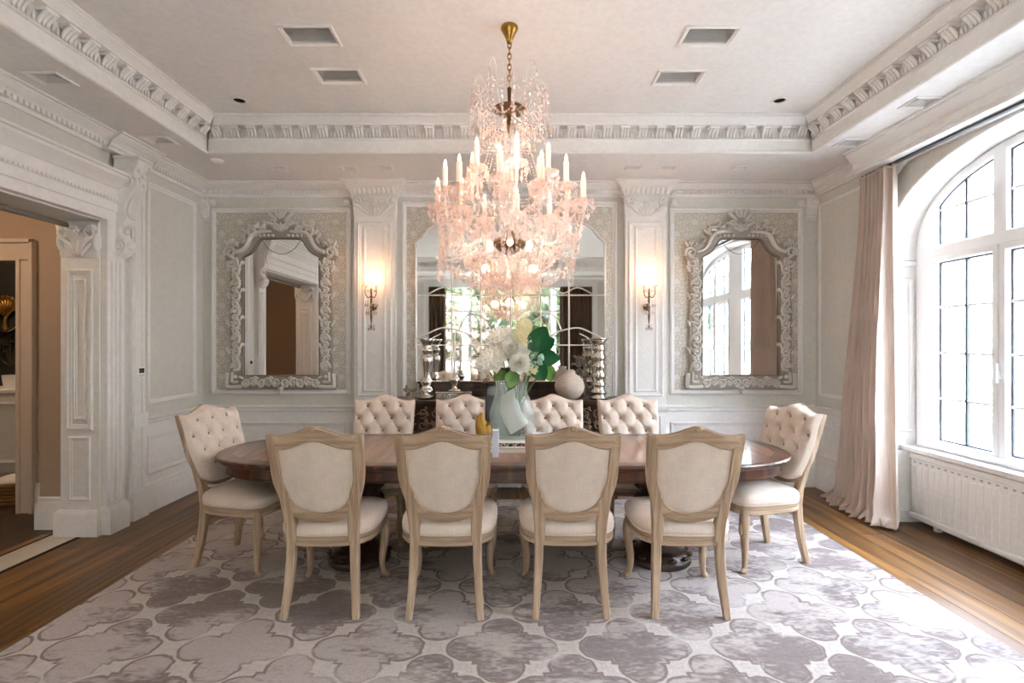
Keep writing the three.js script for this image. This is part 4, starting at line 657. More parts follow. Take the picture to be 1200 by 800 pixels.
// ================================================================ DINING TABLE
{
  const t = thing('dining_table', 'long glossy mahogany dining table with rounded ends and carved pedestals', 'table', [-0.04, 0.012, -3.70]);
  const HX = 1.94, HZ = 0.56, EX = 0.8, n = 96;
  const out = (o) => { const p = []; const hz = HZ - o, ex = EX - o, sx = HX - EX; for (let i = 0; i <= 48; i++) { const a = -PI / 2 + PI * i / 48, c = Math.pow(Math.abs(cos(a)), 0.86), s = Math.sign(sin(a)) * Math.pow(Math.abs(sin(a)), 0.9); p.push([sx + c * ex, s * hz]); } for (let i = 0; i <= 48; i++) { const a = PI / 2 + PI * i / 48, c = -Math.pow(Math.abs(cos(a)), 0.86), s = Math.sign(sin(a)) * Math.pow(Math.abs(sin(a)), 0.9); p.push([-sx + c * ex, s * hz]); } return p; };
  const ring = (o, y) => out(o).map(([x, z]) => V(x, y, z));
  const Y = 0.758;
  mesh('edge_band', [loft([[0.05, -0.04], [0.02, -0.04], [0.012, -0.034], [0.012, -0.026], [0.004, -0.022], [0, -0.014], [0.004, -0.004], [0.012, 0], [0.1, 0]].map(([o, y]) => ring(o, Y + y)), { caps: false, crease: 0.5 })], M.mahog, t);
  const flat = (o0, o1, y, rot) => { const a = ring(o0, y), g = o1 === null ? loft([a, a.map((p) => V(p.x * 0.001, y, p.z * 0.001))], { caps: true, crease: 0.3 }) : loft([a, ring(o1, y)], { caps: false, crease: 0.3 }); const p = prep(g).attributes.position; const q = prep(g), uv = new Float32Array(p.count * 2); for (let i = 0; i < p.count; i++) { uv[2 * i] = rot ? p.getX(i) : p.getZ(i); uv[2 * i + 1] = rot ? p.getZ(i) : p.getX(i); } q.setAttribute('uv', new THREE.BufferAttribute(uv, 2)); return q; };
  // veneered top: crossbanded border and segments
  mesh('crossband', [flat(0.1, 0.0995, Y, 0), flat(0.012, 0.1, Y + 0.0006, 1)], M.mahog, t, true);
  const sx = HX - EX; const top = ring(0.1, Y + 0.0006);
  const strip = (x0, x1, k) => { const hz = HZ - 0.1, zAt = (x) => { const d = Math.max(0, Math.abs(x) - sx) / (EX - 0.1); if (d >= 1) return 0; const a = Math.acos(Math.pow(d, 1 / 0.86)); return hz * Math.pow(sin(a), 0.9); }; const pos = [], uv = [], N = 24; for (let i = 0; i < N; i++) { const a = lerp(x0, x1, i / N), b = lerp(x0, x1, (i + 1) / N), za = zAt(a), zb = zAt(b); pos.push(a, 0, -za, a, 0, za, b, 0, zb, a, 0, -za, b, 0, zb, b, 0, -zb); const r = rngT(k); for (const [x, z] of [[a, -za], [a, za], [b, zb], [a, -za], [b, zb], [b, -zb]]) uv.push(x + r, z * 0.8 + r); } const g = new THREE.BufferGeometry(); g.setAttribute('position', new THREE.Float32BufferAttribute(pos, 3)); g.setAttribute('uv', new THREE.Float32BufferAttribute(uv, 2)); g.computeVertexNormals(); return g.translate(0, Y + 0.0008, 0); };
  const rngT = (k) => k * 0.37;
  const cuts = [-HX + 0.1, -1.25, -0.83, -0.41, 0, 0.41, 0.83, 1.25, HX - 0.1];
  for (let k = 0; k < 8; k++) mesh('leaf_panel', [strip(cuts[k] + 0.0012, cuts[k + 1] - 0.0012, k)], M.veneer, t, true);
  mesh('apron', [loft([[0.06, Y - 0.04], [0.06, Y - 0.052], [0.066, Y - 0.055], [0.066, Y - 0.105], [0.06, Y - 0.108], [0.06, Y - 0.118], [0.1, Y - 0.118]].map(([o, y]) => ring(o, y)), { caps: true, crease: 0.5 })], M.mahog, t);
  for (const x of [-0.99, 1.07]) {
    const p = mesh('pedestal', [lathe([[0, 0], [0.2, 0], [0.21, 0.012], [0.21, 0.035], [0.2, 0.05], [0.185, 0.056], [0.185, 0.075], [0.16, 0.09], [0.13, 0.1], [0.12, 0.125], [0.075, 0.15], [0.065, 0.18], [0.08, 0.2], [0.08, 0.215], [0.065, 0.23], [0.075, 0.26], [0.12, 0.32], [0.145, 0.4], [0.14, 0.46], [0.1, 0.51], [0.08, 0.53], [0.1, 0.56], [0.16, 0.6], [0.2, 0.63], [0.2, 0.65], [0, 0.65]], 40).translate(x, 0, 0.06)], M.darkWood, t);
    const g = []; for (let k = 0; k < 12; k++) { const a = k / 12 * 2 * PI; g.push(tube(curve([[0.075, 0.25, 0], [0.118, 0.3, 0], [0.148, 0.37, 0], [0.15, 0.42, 0], [0.135, 0.46, 0]], 8), [0.01, 0.022, 0.03, 0.022, 0.008], 6).rotateY(a).translate(x, 0, 0.06)); g.push(ball(0.02, 0.2, 0.066, 0, 1, 0.7, 1.4, 7, 5).rotateY(a + 0.2).translate(x, 0, 0.06)); g.push(leafBlob(0.07, 0.13, 0, 0.9, 0.07, 0.04, 0.5).rotateY(a).translate(x, 0, 0.06)); }
    mesh('acanthus_carving', g, M.darkWood, p);
    for (let k = 0; k < 4; k++) mesh('bracket', [extrude(spline2([[0.09, 0.55], [0.2, 0.62], [0.3, 0.64], [0.3, 0.6], [0.22, 0.56], [0.18, 0.48], [0.13, 0.46], [0.1, 0.5]], 24), 0.04, [], 0.006, 1).translate(0, 0, -0.02).rotateY(k * PI / 2 + PI / 4).translate(x, 0, 0.06)], M.darkWood, p);
  }
  mesh('stretcher', [rbox(-0.99, 1.07, 0.60, 0.645, 0.0, 0.12, 0.008, 1)], M.darkWood, t);
}
// ================================================================ SIDEBOARD
{
  const t = thing('carved_sideboard', 'dark carved wooden sideboard with gallery back below the panelled mirror', 'sideboard', [0.01, 0, -5.27]);
  const W = 1.1, D = 0.215, H = 0.95;
  mesh('top', [loft([[0, H - 0.05], [0.012, H - 0.05], [0.03, H - 0.035], [0.03, H - 0.02], [0.045, H - 0.012], [0.045, H], [0, H]].map(([o, y]) => [[-W - o, -D], [W + o, -D], [W + o, D + o], [-W - o, D + o]].map(([x, z]) => V(x, y, z))), { crease: 0.3 })], M.darkWood, t);
  mesh('body', [rbox(-W + 0.03, W - 0.03, 0.28, H - 0.05, -D, D - 0.03, 0.006, 1)], M.darkWood, t);
  mesh('gallery', [rbox(-W + 0.16, W - 0.16, H, H + 0.135, -D, -D + 0.03, 0.006, 1), rbox(-W + 0.14, W - 0.14, H + 0.135, H + 0.155, -D, -D + 0.04, 0.005, 1), rbox(-W + 0.2, W - 0.2, H + 0.06, H + 0.07, -D + 0.03, -D + 0.036, 0.002, 1)], M.darkWood, t);
  for (const s of [-1, 1]) for (const z of [-D + 0.04, D - 0.05]) mesh('leg', [lathe([[0, 0], [0.03, 0], [0.04, 0.03], [0.03, 0.06], [0.022, 0.09], [0.035, 0.18], [0.04, 0.24], [0.03, 0.28], [0, 0.28]], 16).translate(s * (W - 0.1), 0, z)], M.darkWood, t);
  for (let k = 0; k < 4; k++) { const x = -0.78 + k * 0.52; const d = mesh('door', [rbox(x - 0.24, x + 0.24, 0.32, 0.9, D - 0.03, D - 0.012, 0.005, 1)], M.darkWood, t);
    const R = rng(40 + k), g = []; // pierced leaf and scroll carving
    for (let j = 0; j < 5; j++) for (let i = 0; i < 4; i++) { const cx = x - 0.18 + i * 0.12, cy = 0.37 + j * 0.115, dir = (i + j) % 2 ? 1 : -1; g.push(scroll(cx, cy, 0.05, R() * 6, 1.3, 0.009, dir, D + 0.0)); for (let q = 0; q < 3; q++) g.push(leafBlob(cx, cy, D - 0.006, R() * 6.28, 0.065, 0.024, 0.5)); g.push(ball(0.014, cx + 0.03, cy + 0.05, D - 0.004, 1, 1, 1, 7, 5)); }
    mesh('carving', g, M.carve, d); }
}
// ================================================================ MIRRORS
function ornateMirror(cx, label) {
  const t = thing('ornate_wall_mirror', label, 'mirror', [cx, 1.0, ZB + 0.01]);
  // y measured from the bottom of the frame
  const glassHalf = [[0, 0.165], [0.40, 0.165], [0.40, 1.39], [0.37, 1.41], [0.33, 1.43], [0.29, 1.465], [0.26, 1.51], [0.23, 1.56], [0.2, 1.585], [0, 1.59]];
  const outHalf = [[0, 0.02], [0.30, 0.02], [0.56, 0.015], [0.58, 0.06], [0.575, 0.16], [0.53, 0.2], [0.525, 0.4], [0.535, 0.7], [0.525, 1.0], [0.53, 1.25], [0.56, 1.32], [0.585, 1.4], [0.57, 1.5], [0.5, 1.52], [0.44, 1.53], [0.38, 1.58], [0.355, 1.66], [0.3, 1.705], [0.2, 1.69], [0.13, 1.71], [0.09, 1.78], [0.05, 1.8], [0, 1.81]];
  const both = (h) => [...h, ...h.slice(1, -1).reverse().map(([x, y]) => [-x, y])];
  const glass = both(glassHalf), outer = both(outHalf);
  mesh('mirror_glass', [extrude(glass.map(([x, y]) => [x * 1.02, y + Math.sign(y - 0.8) * 0.006]), 0.004).translate(0, 0, 0.022)], M.mirror, t);
  const f = mesh('frame', [extrude(outer, 0.03, [glass.slice().reverse()], 0.008, 2).translate(0, 0, 0.008)], M.silverShaded, t);  // base darker than the carving, standing in for shade in its crevices
  const bp = glass.map(([x, y]) => V(x, y, 0.045)); bp.push(bp[0].clone());
  mesh('inner_bead', [tube(bp, 0.009, 6)], M.silverDark, f);
  const half = []; // carved scrolls and leaves of one half, then mirrored
  const R = rng(12), z = 0.046;
  for (let k = 0; k < 8; k++) { const y = 0.27 + k * 0.142, d = k % 2 ? 1 : -1; half.push(scroll(0.466, y, 0.052, d * 1.2, 1.35, 0.0165, d, z), scroll(0.478, y + 0.072, 0.034, -d * 1.4, 1.2, 0.014, -d, z), ball(0.017, 0.466, y, z + 0.004, 1, 1, 0.7, 7, 5), leafBlob(0.425, y + 0.02, z - 0.002, PI / 2 + 0.4 * d, 0.085, 0.028, 0.5), leafBlob(0.52, y - 0.03, z - 0.002, PI / 2 - 0.5 * d, 0.09, 0.032, 0.5), ball(0.013, 0.43, y - 0.045, z, 1, 1, 0.7, 6, 5)); for (let q = 0; q < 3; q++) half.push(leafBlob(0.465, y + 0.03 * q - 0.02, z - 0.004, (q - 1) * 0.9 + (d > 0 ? 0.3 : PI - 0.3), 0.062, 0.026, 0.6)); }
  for (let k = 0; k < 5; k++) { const x = 0.05 + k * 0.078, d = k % 2 ? 1 : -1; half.push(scroll(x, 0.092, 0.044, d, 1.3, 0.015, d, z), leafBlob(x, 0.05, z, PI / 2 + d * 0.7, 0.07, 0.028, 0.6), leafBlob(x + 0.02, 0.13, z, -d * 0.5, 0.06, 0.026, 0.5), ball(0.014, x, 0.092, z + 0.004, 1, 1, 0.7, 6, 5)); }
  half.push(tube(curve([[0.4, 0.05, z], [0.53, 0.045, z], [0.555, 0.07, z], [0.55, 0.19, z]], 16), 0.02, 7), tube(curve([[0.44, 0.1, z], [0.5, 0.1, z], [0.505, 0.12, z], [0.5, 0.2, z]], 12), 0.014, 6), ball(0.022, 0.47, 0.15, z, 1, 1, 0.7));
  // shoulders
  half.push(scroll(0.52, 1.44, 0.062, -0.6, 1.4, 0.021, 1, z), leafBlob(0.47, 1.37, z, 0.6, 0.1, 0.04), leafBlob(0.44, 1.31, z, 1.3, 0.09, 0.034), scroll(0.505, 1.33, 0.045, 0.5, 1.3, 0.013, -1, z), scroll(0.51, 1.55, 0.03, -1, 1.2, 0.009, 1, z + 0.004), leafBlob(0.52, 1.5, z, 1.9, 0.1, 0.03), leafBlob(0.54, 1.49, z, 1.1, 0.09, 0.028), leafBlob(0.5, 1.5, z, 2.5, 0.08, 0.028));
  half.push(tube(curve([[0.46, 1.44, z], [0.38, 1.47, z], [0.33, 1.53, z], [0.3, 1.6, z], [0.24, 1.645, z], [0.1, 1.655, z]], 22), [0.024, 0.022, 0.024, 0.026, 0.022, 0.014], 7));
  for (let k = 0; k < 9; k++) { const u = k / 8, x = lerp(0.44, 0.14, u), y = 1.5 + 0.19 * sstep(0, 0.55, u); half.push(leafBlob(x, y, z - 0.004, (k % 2 ? 2.2 : 0.9) - u * 0.5, 0.075, 0.03, 0.6)); }
  half.push(scroll(0.29, 1.655, 0.056, 2.4, 1.4, 0.02, -1, z), scroll(0.18, 1.665, 0.036, 0.2, 1.3, 0.012, 1, z), leafBlob(0.33, 1.62, z, 0.8, 0.09, 0.03), leafBlob(0.22, 1.68, z, 1.4, 0.06, 0.026));
  for (let k = 0; k < 5; k++) half.push(ball(0.016, 0.08 + k * 0.045, 1.615, z, 1.1, 1, 0.7, 7, 5));
  half.push(scroll(0.085, 1.735, 0.04, 0.2, 1.3, 0.012, 1, z), leafBlob(0.03, 1.76, z, 0.75, 0.15, 0.034), leafBlob(0.02, 1.79, z, 1.15, 0.12, 0.034), leafBlob(0.05, 1.72, z, 0.3, 0.12, 0.034));
  const whole = [...half, ...half.map(mirrorX), leafBlob(0, 1.79, z, PI / 2, 0.11, 0.04), ball(0.03, 0, 1.685, z - 0.004, 1.1, 1.2, 0.6), ...[-2, -1, 0, 1, 2].map((k) => leafBlob(0, 1.655, z - 0.004, PI / 2 + k * 0.5, 0.1, 0.03, 0.6)), ...[-1, 1].map((k) => scroll(k * 0.05, 1.7, 0.034, PI / 2, 1.2, 0.012, k, z)), ball(0.026, 0, 1.85, z, 1, 1, 0.7), ball(0.03, 0, 0.03, z, 1.2, 0.9, 0.6), leafBlob(0, 0.02, z, -PI / 2, 0.05, 0.03)];
  for (let k = 0; k < 7; k++) whole.push(ball(0.014, cos(k * 0.898) * 0.04, 1.83 + sin(k * 0.898) * 0.036, z + 0.004, 1, 1, 0.7, 6, 5));
  whole.forEach((g) => g.translate(0, 0, -0.046).scale(1, 1, 1.7).translate(0, 0, 0.05)); mesh('carving', whole, M.silverFrame, f).userData.label = 'carved silver scrolls and acanthus leaves';
  mesh('etched_swag', [tube(curve([[-0.2, 1.57, 0.0275], [-0.12, 1.47, 0.0275], [0, 1.425, 0.0275], [0.12, 1.47, 0.0275], [0.2, 1.57, 0.0275]], 24), 0.003, 4)], M.silverDark, t);
}
ornateMirror(-2.37, 'carved silver mirror on damask panel beside the doorway wall');
ornateMirror(2.40, 'carved silver mirror on damask panel beside the curtained window');
{ // large panelled mirror over the sideboard
  const t = thing('panelled_wall_mirror', 'large muntin-divided mirror with arched top above the carved sideboard', 'mirror', [0.01, 1.1, ZB + 0.01]);
  const hw = 0.985, vx = [-0.6, -0.295, 0.015, 0.325, 0.62].map((x) => x - 0.01), hy = [0, 0.38, 0.90, 1.29];
  const topAt = (x) => { const a = Math.abs(x); return a > hw - 0.13 ? lerp(1.445, 1.56, (hw - a) / 0.13) : 1.56 + 0.17 * Math.sqrt(Math.max(0, 1 - (a / 0.87) ** 2)); };
  const outl = [[-hw, 0], [hw, 0], [hw, 1.445]]; for (let i = 1; i <= 30; i++) { const x = lerp(hw, -hw, i / 30); outl.push([x, topAt(x)]); }
  mesh('backing_board', [extrude(outl.map(([x, y]) => [x * 1.012, y * 1.006 - 0.006]), 0.012)], M.darkWood, t);
  const xs = [-hw, ...vx, hw];
  for (let r = 0; r < 3; r++) for (let c = 0; c < xs.length - 1; c++) { const g = rbox(xs[c] + 0.003, xs[c + 1] - 0.003, hy[r] + 0.003, hy[r + 1] - 0.003, 0.012, 0.018, 0.002, 1); mesh('mirror_pane', [g], M.mirror, t); }
  const top = []; for (let i = 0; i <= 30; i++) { const x = lerp(hw - 0.003, -hw + 0.003, i / 30); top.push([x, topAt(x) - 0.004]); }
  mesh('mirror_pane', [extrude([[-hw + 0.003, hy[3] + 0.003], [hw - 0.003, hy[3] + 0.003], ...top], 0.006).translate(0, 0, 0.012)], M.mirror, t);
  for (const x of vx) mesh('muntin', [rbox(x - 0.008, x + 0.008, 0, hy[3], 0.014, 0.03, 0.004, 1)], M.silverFrame, t);
  for (const y of hy.slice(1)) mesh('muntin', [rbox(-hw, hw, y - 0.007, y + 0.007, 0.014, 0.028, 0.004, 1)], M.silverFrame, t);
  const path = outl.map(([x, y]) => V(x, y, 0.02)); path.push(path[0].clone()); mesh('frame', [tube(path, 0.012, 6)], M.silverFrame, t);
  // curved tracery over the lower bar
  for (const s of [-1, 1]) { mesh('tracery', [tube(curve([[s * 0.98, 0.44, 0.024], [s * 0.86, 0.5, 0.024], [s * 0.7, 0.56, 0.024], [s * 0.5, 0.52, 0.024], [s * 0.4, 0.46, 0.024]], 20), 0.008, 6)], M.silverFrame, t); mesh('tracery', [tube(curve([[s * 0.9, 0.385, 0.024], [s * 0.8, 0.46, 0.024], [s * 0.72, 0.5, 0.024]], 10), 0.006, 6)], M.silverFrame, t); mesh('tracery', [tube(curve([[s * 0.22, 0.62, 0.024], [s * 0.36, 0.7, 0.024], [s * 0.46, 0.68, 0.024], [s * 0.53, 0.54, 0.024]], 16), 0.008, 6)], M.silverFrame, t); mesh('tracery', [tube(curve([[s * 0.86, 0.91, 0.024], [s * 0.7, 0.98, 0.024], [s * 0.55, 0.92, 0.024], [s * 0.42, 0.98, 0.024], [s * 0.3, 1.0, 0.024]], 16), 0.007, 6)], M.silverFrame, t); }
}
// ================================================================ CHANDELIER
const octa = new THREE.OctahedronGeometry(1, 0);
function beads(list) { // list of [x, y, z, sx, sy] -> one geometry of faceted crystals
  const b = octa.attributes.position.array, n = b.length, P = new Float32Array(list.length * n), q = V(0, 0, 0);
  list.forEach(([x, y, z, s, sy, r = 0], k) => { const c = cos(r), d = sin(r); for (let i = 0; i < n; i += 3) { const X = b[i] * s, Z = b[i + 2] * s; P[k * n + i] = x + X * c + Z * d; P[k * n + i + 1] = y + b[i + 1] * sy; P[k * n + i + 2] = z - X * d + Z * c; } });
  const g = new THREE.BufferGeometry(); g.setAttribute('position', new THREE.BufferAttribute(P, 3)); g.computeVertexNormals(); return g;
}
const bulbMat = std({ color: 0xfff2e4, emissive: 0xffd9b8, emissiveIntensity: 1.1, roughness: 0.4 });
const candleMat = phy({ color: 0xfff3ea, roughness: 0.35, transmission: 0.35, thickness: 0, emissive: 0xffe2cf, emissiveIntensity: 0.12 });
{
  const t = thing('crystal_chandelier', 'large crystal chandelier with candle arms hanging on a brass chain above the table', 'chandelier', [0, HC, -3.28]);
  const y0 = (y) => y - HC;                       // heights below are above the floor
  mesh('ceiling_cup', [lathe([[0.0, 0], [0.052, 0], [0.055, -0.012], [0.045, -0.03], [0.022, -0.075], [0.016, -0.1], [0, -0.105]], 20)], M.brass, t);
  const links = []; for (let i = 0; i < 8; i++) links.push(new THREE.TorusGeometry(0.015, 0.0045, 6, 12).scale(0.75, 1.35, 1).rotateY(i % 2 ? PI / 2 : 0).translate(0, -0.115 - i * 0.034, 0));
  mesh('chain', links, M.brass, t);
  mesh('stem', [lathe([[0, 3.09], [0.014, 3.08], [0.01, 3.0], [0.03, 2.97], [0.1, 2.955], [0.105, 2.94], [0.03, 2.93], [0.014, 2.9], [0.02, 2.84], [0.008, 2.8], [0, 2.795]].map(([r, y]) => [r, y0(y)]).reverse(), 20)], M.bronze, t);
  mesh('glass_column', [lathe([[0.02, 2.08], [0.05, 2.12], [0.025, 2.2], [0.06, 2.3], [0.03, 2.42], [0.05, 2.5], [0.055, 2.62], [0.025, 2.68], [0.04, 2.76], [0.02, 2.84]].map(([r, y]) => [r, y0(y)]), 20)], M.crystalGlass, t);
  mesh('hub', [lathe([[0, 2.04], [0.05, 2.06], [0.1, 2.1], [0.1, 2.13], [0.05, 2.16], [0.02, 2.2]].map(([r, y]) => [r, y0(y)]), 20)], M.bronze, t);
  const R = rng(3), cr = [];
  const drop = (x, y, z, L) => { cr.push([x, y0(y), z, 0.008, 0.008, R() * 3], [x, y0(y) - 0.012 - L / 2, z, L * 0.26, L / 2, R() * 3]); };
  const strand = (a, b, sag, n, s = 0.0085) => { for (let i = 0; i <= n; i++) { const u = i / n; cr.push([lerp(a[0], b[0], u), y0(lerp(a[1], b[1], u) - sag * 4 * u * (1 - u)), lerp(a[2], b[2], u), s, s * 1.1, R() * 3]); } };
  // top crown of hooked wires
  for (let k = 0; k < 10; k++) { const a = k / 10 * 2 * PI + 0.2, c = cos(a), s = sin(a), hh = k % 2 ? 0.05 : -0.02; const P = curve([[0.03, 2.96, 0], [0.1, 2.93, 0], [0.14, 3.0, 0], [0.16, 3.1 + hh, 0], [0.2, 3.13 + hh, 0], [0.23, 3.08 + hh, 0]].map(([r, y]) => [r * c, y0(y), r * s]), 16); mesh('crown_wire', [tube(P, 0.004, 5)], M.crystalGlass, t);
    for (let q = 0; q < 7; q++) drop(c * (0.235 + 0.004 * q), 3.07 + hh - q * 0.042, s * (0.235 + 0.004 * q), 0.03 + 0.014 * R()); for (let q = 0; q < 9; q++) drop(cos(a + 0.3) * (0.2 + 0.03 * R()), 3.03 - q * 0.036, sin(a + 0.3) * (0.2 + 0.03 * R()), 0.034); for (let q = 0; q < 5; q++) drop(c * (0.17 + R() * 0.05), 3.06 - q * 0.055, s * (0.17 + R() * 0.05), 0.032);
    const a2 = a + 2 * PI / 10; strand([0.23 * c, 3.06 + hh, 0.23 * s], [0.23 * cos(a2), 3.06 - hh, 0.23 * sin(a2)], 0.07, 10); strand([0.2 * c, 2.9, 0.2 * s], [0.2 * cos(a2), 2.9, 0.2 * sin(a2)], 0.05, 9); strand([0.22 * c, 2.98, 0.22 * s], [0.05 * c, 2.78, 0.05 * s], 0.02, 12); for (let q = 0; q < 4; q++) drop((0.12 + 0.02 * q) * cos(a + 0.3), 2.84 - 0.012 * q, (0.12 + 0.02 * q) * sin(a + 0.3), 0.05); }
  for (let k = 0; k < 14; k++) { const a = k / 14 * 2 * PI; strand([0.1 * cos(a), 2.8, 0.1 * sin(a)], [0.2 * cos(a), 2.5, 0.2 * sin(a)], 0.015, 16, 0.007); drop(0.09 * cos(a), 2.78, 0.09 * sin(a), 0.05); drop(0.07 * cos(a), 2.7, 0.07 * sin(a), 0.045); }
  // candle arms
  const cupG = boxUV(merge([lathe([[0.008, -0.01], [0.03, 0.0], [0.058, 0.012], [0.066, 0.03], [0.06, 0.034], [0.05, 0.018], [0.012, 0.008]], 14), lathe([[0.012, 0.0], [0.02, 0.012], [0.024, 0.04], [0.016, 0.044]], 10)]));
  const candG = boxUV(merge([cyl(0.016, 0.0155, 0.13, 0, 0.03, 0, 12)])), flameG = boxUV(merge([lathe([[0, 0.16], [0.009, 0.165], [0.011, 0.178], [0.006, 0.196], [0, 0.208]].reverse().map(([r, y]) => [r, y]), 8)]));
  const arm = (a, rad, yTip, yHub, dip) => {
    const c = cos(a), s = sin(a), P = curve([[0.05, yHub, 0], [rad * 0.35, yHub + 0.05, 0], [rad * 0.62, yHub + dip, 0], [rad * 0.88, yHub + dip + 0.02, 0], [rad, yTip - 0.06, 0], [rad, yTip, 0]].map(([r, y]) => [r * c, y0(y), r * s]), 18);
    const A = mesh('candle_arm', [tube(P, 0.0085, 6)], M.crystalGlass, t);
    const at = [rad * c, y0(yTip), rad * s]; inst('bobeche', cupG, M.crystal, A, at); inst('candle', candG, candleMat, A, at); inst('candle_bulb', flameG, bulbMat, A, at);
    for (let k = 0; k < 12; k++) { const b = k / 12 * 2 * PI, r = 0.063; drop(at[0] + cos(b) * r, yTip + 0.022, at[2] + sin(b) * r, 0.04 + 0.02 * (k % 2)); if (k % 2) drop(at[0] + cos(b) * 0.03, yTip - 0.03, at[2] + sin(b) * 0.03, 0.05); }
    for (let k = 0; k < 4; k++) drop(at[0] * (0.98 - k * 0.16), yTip - 0.1 - k * 0.012, at[2] * (0.98 - k * 0.16), 0.055);
  };
  const NO = 12, NI = 6, ro = 0.455, ri = 0.25;
  for (let k = 0; k < NO; k++) { const a = k / NO * 2 * PI + 0.13; arm(a, ro + (k % 2 ? -0.045 : 0), k % 2 ? 2.38 : 2.34, 2.12, -0.03); }
  for (let k = 0; k < NI; k++) arm(k / NI * 2 * PI + 0.35, ri, 2.51, 2.26, 0.05);
  for (let k = 0; k < NO; k++) { // garlands
    const a = k / NO * 2 * PI + 0.13, b = a + 2 * PI / NO, A = [ro * cos(a), 2.33, ro * sin(a)], B = [ro * cos(b), 2.33, ro * sin(b)];
    strand(A, B, 0.06, 14); strand(A, B, 0.14, 16); strand([0.42 * cos(a), 2.22, 0.42 * sin(a)], [0.42 * cos(b), 2.22, 0.42 * sin(b)], 0.08, 14);
    strand(A, [0.22 * cos(a), 2.5, 0.22 * sin(a)], 0.09, 18); strand(A, [0.2 * cos(b), 2.3, 0.2 * sin(b)], 0.08, 16);
    strand([0.4 * cos(a), 2.16, 0.4 * sin(a)], [0.1 * cos(a), 1.9, 0.1 * sin(a)], 0.05, 22); strand([0.36 * cos(a + 0.26), 2.14, 0.36 * sin(a + 0.26)], [0.08 * cos(a + 0.26), 1.86, 0.08 * sin(a + 0.26)], 0.045, 22);
    for (let q = 0; q < 5; q++) drop(ro * (0.95 - 0.02 * q) * cos(a + q * 0.1), 2.2 - 0.02 * q, ro * (0.95 - 0.02 * q) * sin(a + q * 0.1), 0.06);
    for (let q = 0; q < 4; q++) drop(0.34 * cos(a + q * 0.13), 2.3 - q * 0.05, 0.34 * sin(a + q * 0.13), 0.055);
    for (let q = 0; q < 3; q++) drop(0.27 * cos(a + q * 0.17), 2.06, 0.27 * sin(a + q * 0.17), 0.06);
    for (let q = 0; q < 3; q++) drop(0.16 * cos(a + q * 0.17), 1.95, 0.16 * sin(a + q * 0.17), 0.055);
  }
  for (let k = 0; k < 170; k++) { const u = R(), a = R() * 2 * PI, y = lerp(1.9, 2.3, u), r = lerp(0.16, 0.44, Math.pow(u, 0.7)) * (0.55 + 0.45 * R()); drop(r * cos(a), y, r * sin(a), 0.028 + 0.03 * R()); }
  for (let m = 0; m < 30; m++) { const a = m / 30 * 2 * PI; for (let q = 0; q <= 15; q++) { const u = q / 15 * PI / 2, r = 0.40 * Math.pow(cos(u), 0.62) + 0.03, y = 2.13 - 0.28 * sin(u); cr.push([r * cos(a), y0(y), r * sin(a), 0.0095, 0.0105, R() * 3]); } }
  for (const [y, r, n] of [[2.1, 0.43, 36], [2.02, 0.40, 32], [1.95, 0.34, 26], [1.89, 0.24, 18], [1.87, 0.12, 10]]) for (let k = 0; k < n; k++) drop(r * cos(k / n * 2 * PI), y, r * sin(k / n * 2 * PI), 0.045);
  drop(0, 1.86, 0, 0.07); cr.push([0, y0(1.86), 0, 0.035, 0.035]);
  for (const [x, z, L] of [[-0.42, 0.1, 0.1], [-0.4, 0.16, 0.1], [0.4, -0.1, 0.1]]) for (let q = 0; q < 3; q++) drop(x, 2.08 - q * 0.06, z, 0.09);
  mesh('crystal_drops', [beads(cr)], M.crystal, t).userData.kind = 'stuff';
  const under = []; for (let k = 0; k < 6; k++) { const a = k / 6 * 2 * PI + 0.5; under.push([0.14 * cos(a), y0(2.1), 0.14 * sin(a)]); }
  under.forEach((p) => { mesh('bowl_bulb', [ball(0.02, ...p, 1, 1.2, 1)], bulbMat, t); });
  for (const [x, y, z, i] of [[0.2, 2.08, 0.2, 0.03], [-0.22, 2.08, 0.18, 0.03], [0.0, 2.08, -0.25, 0.03], [0.0, 2.56, 0.36, 0.12], [-0.34, 2.56, -0.16, 0.12], [0.34, 2.56, -0.16, 0.12]]) { const p = new THREE.PointLight(0xffd2b6, i, 0, 2); p.position.set(x, y0(y), z); p.castShadow = true; p.shadow.radius = 3; t.add(p); }
}
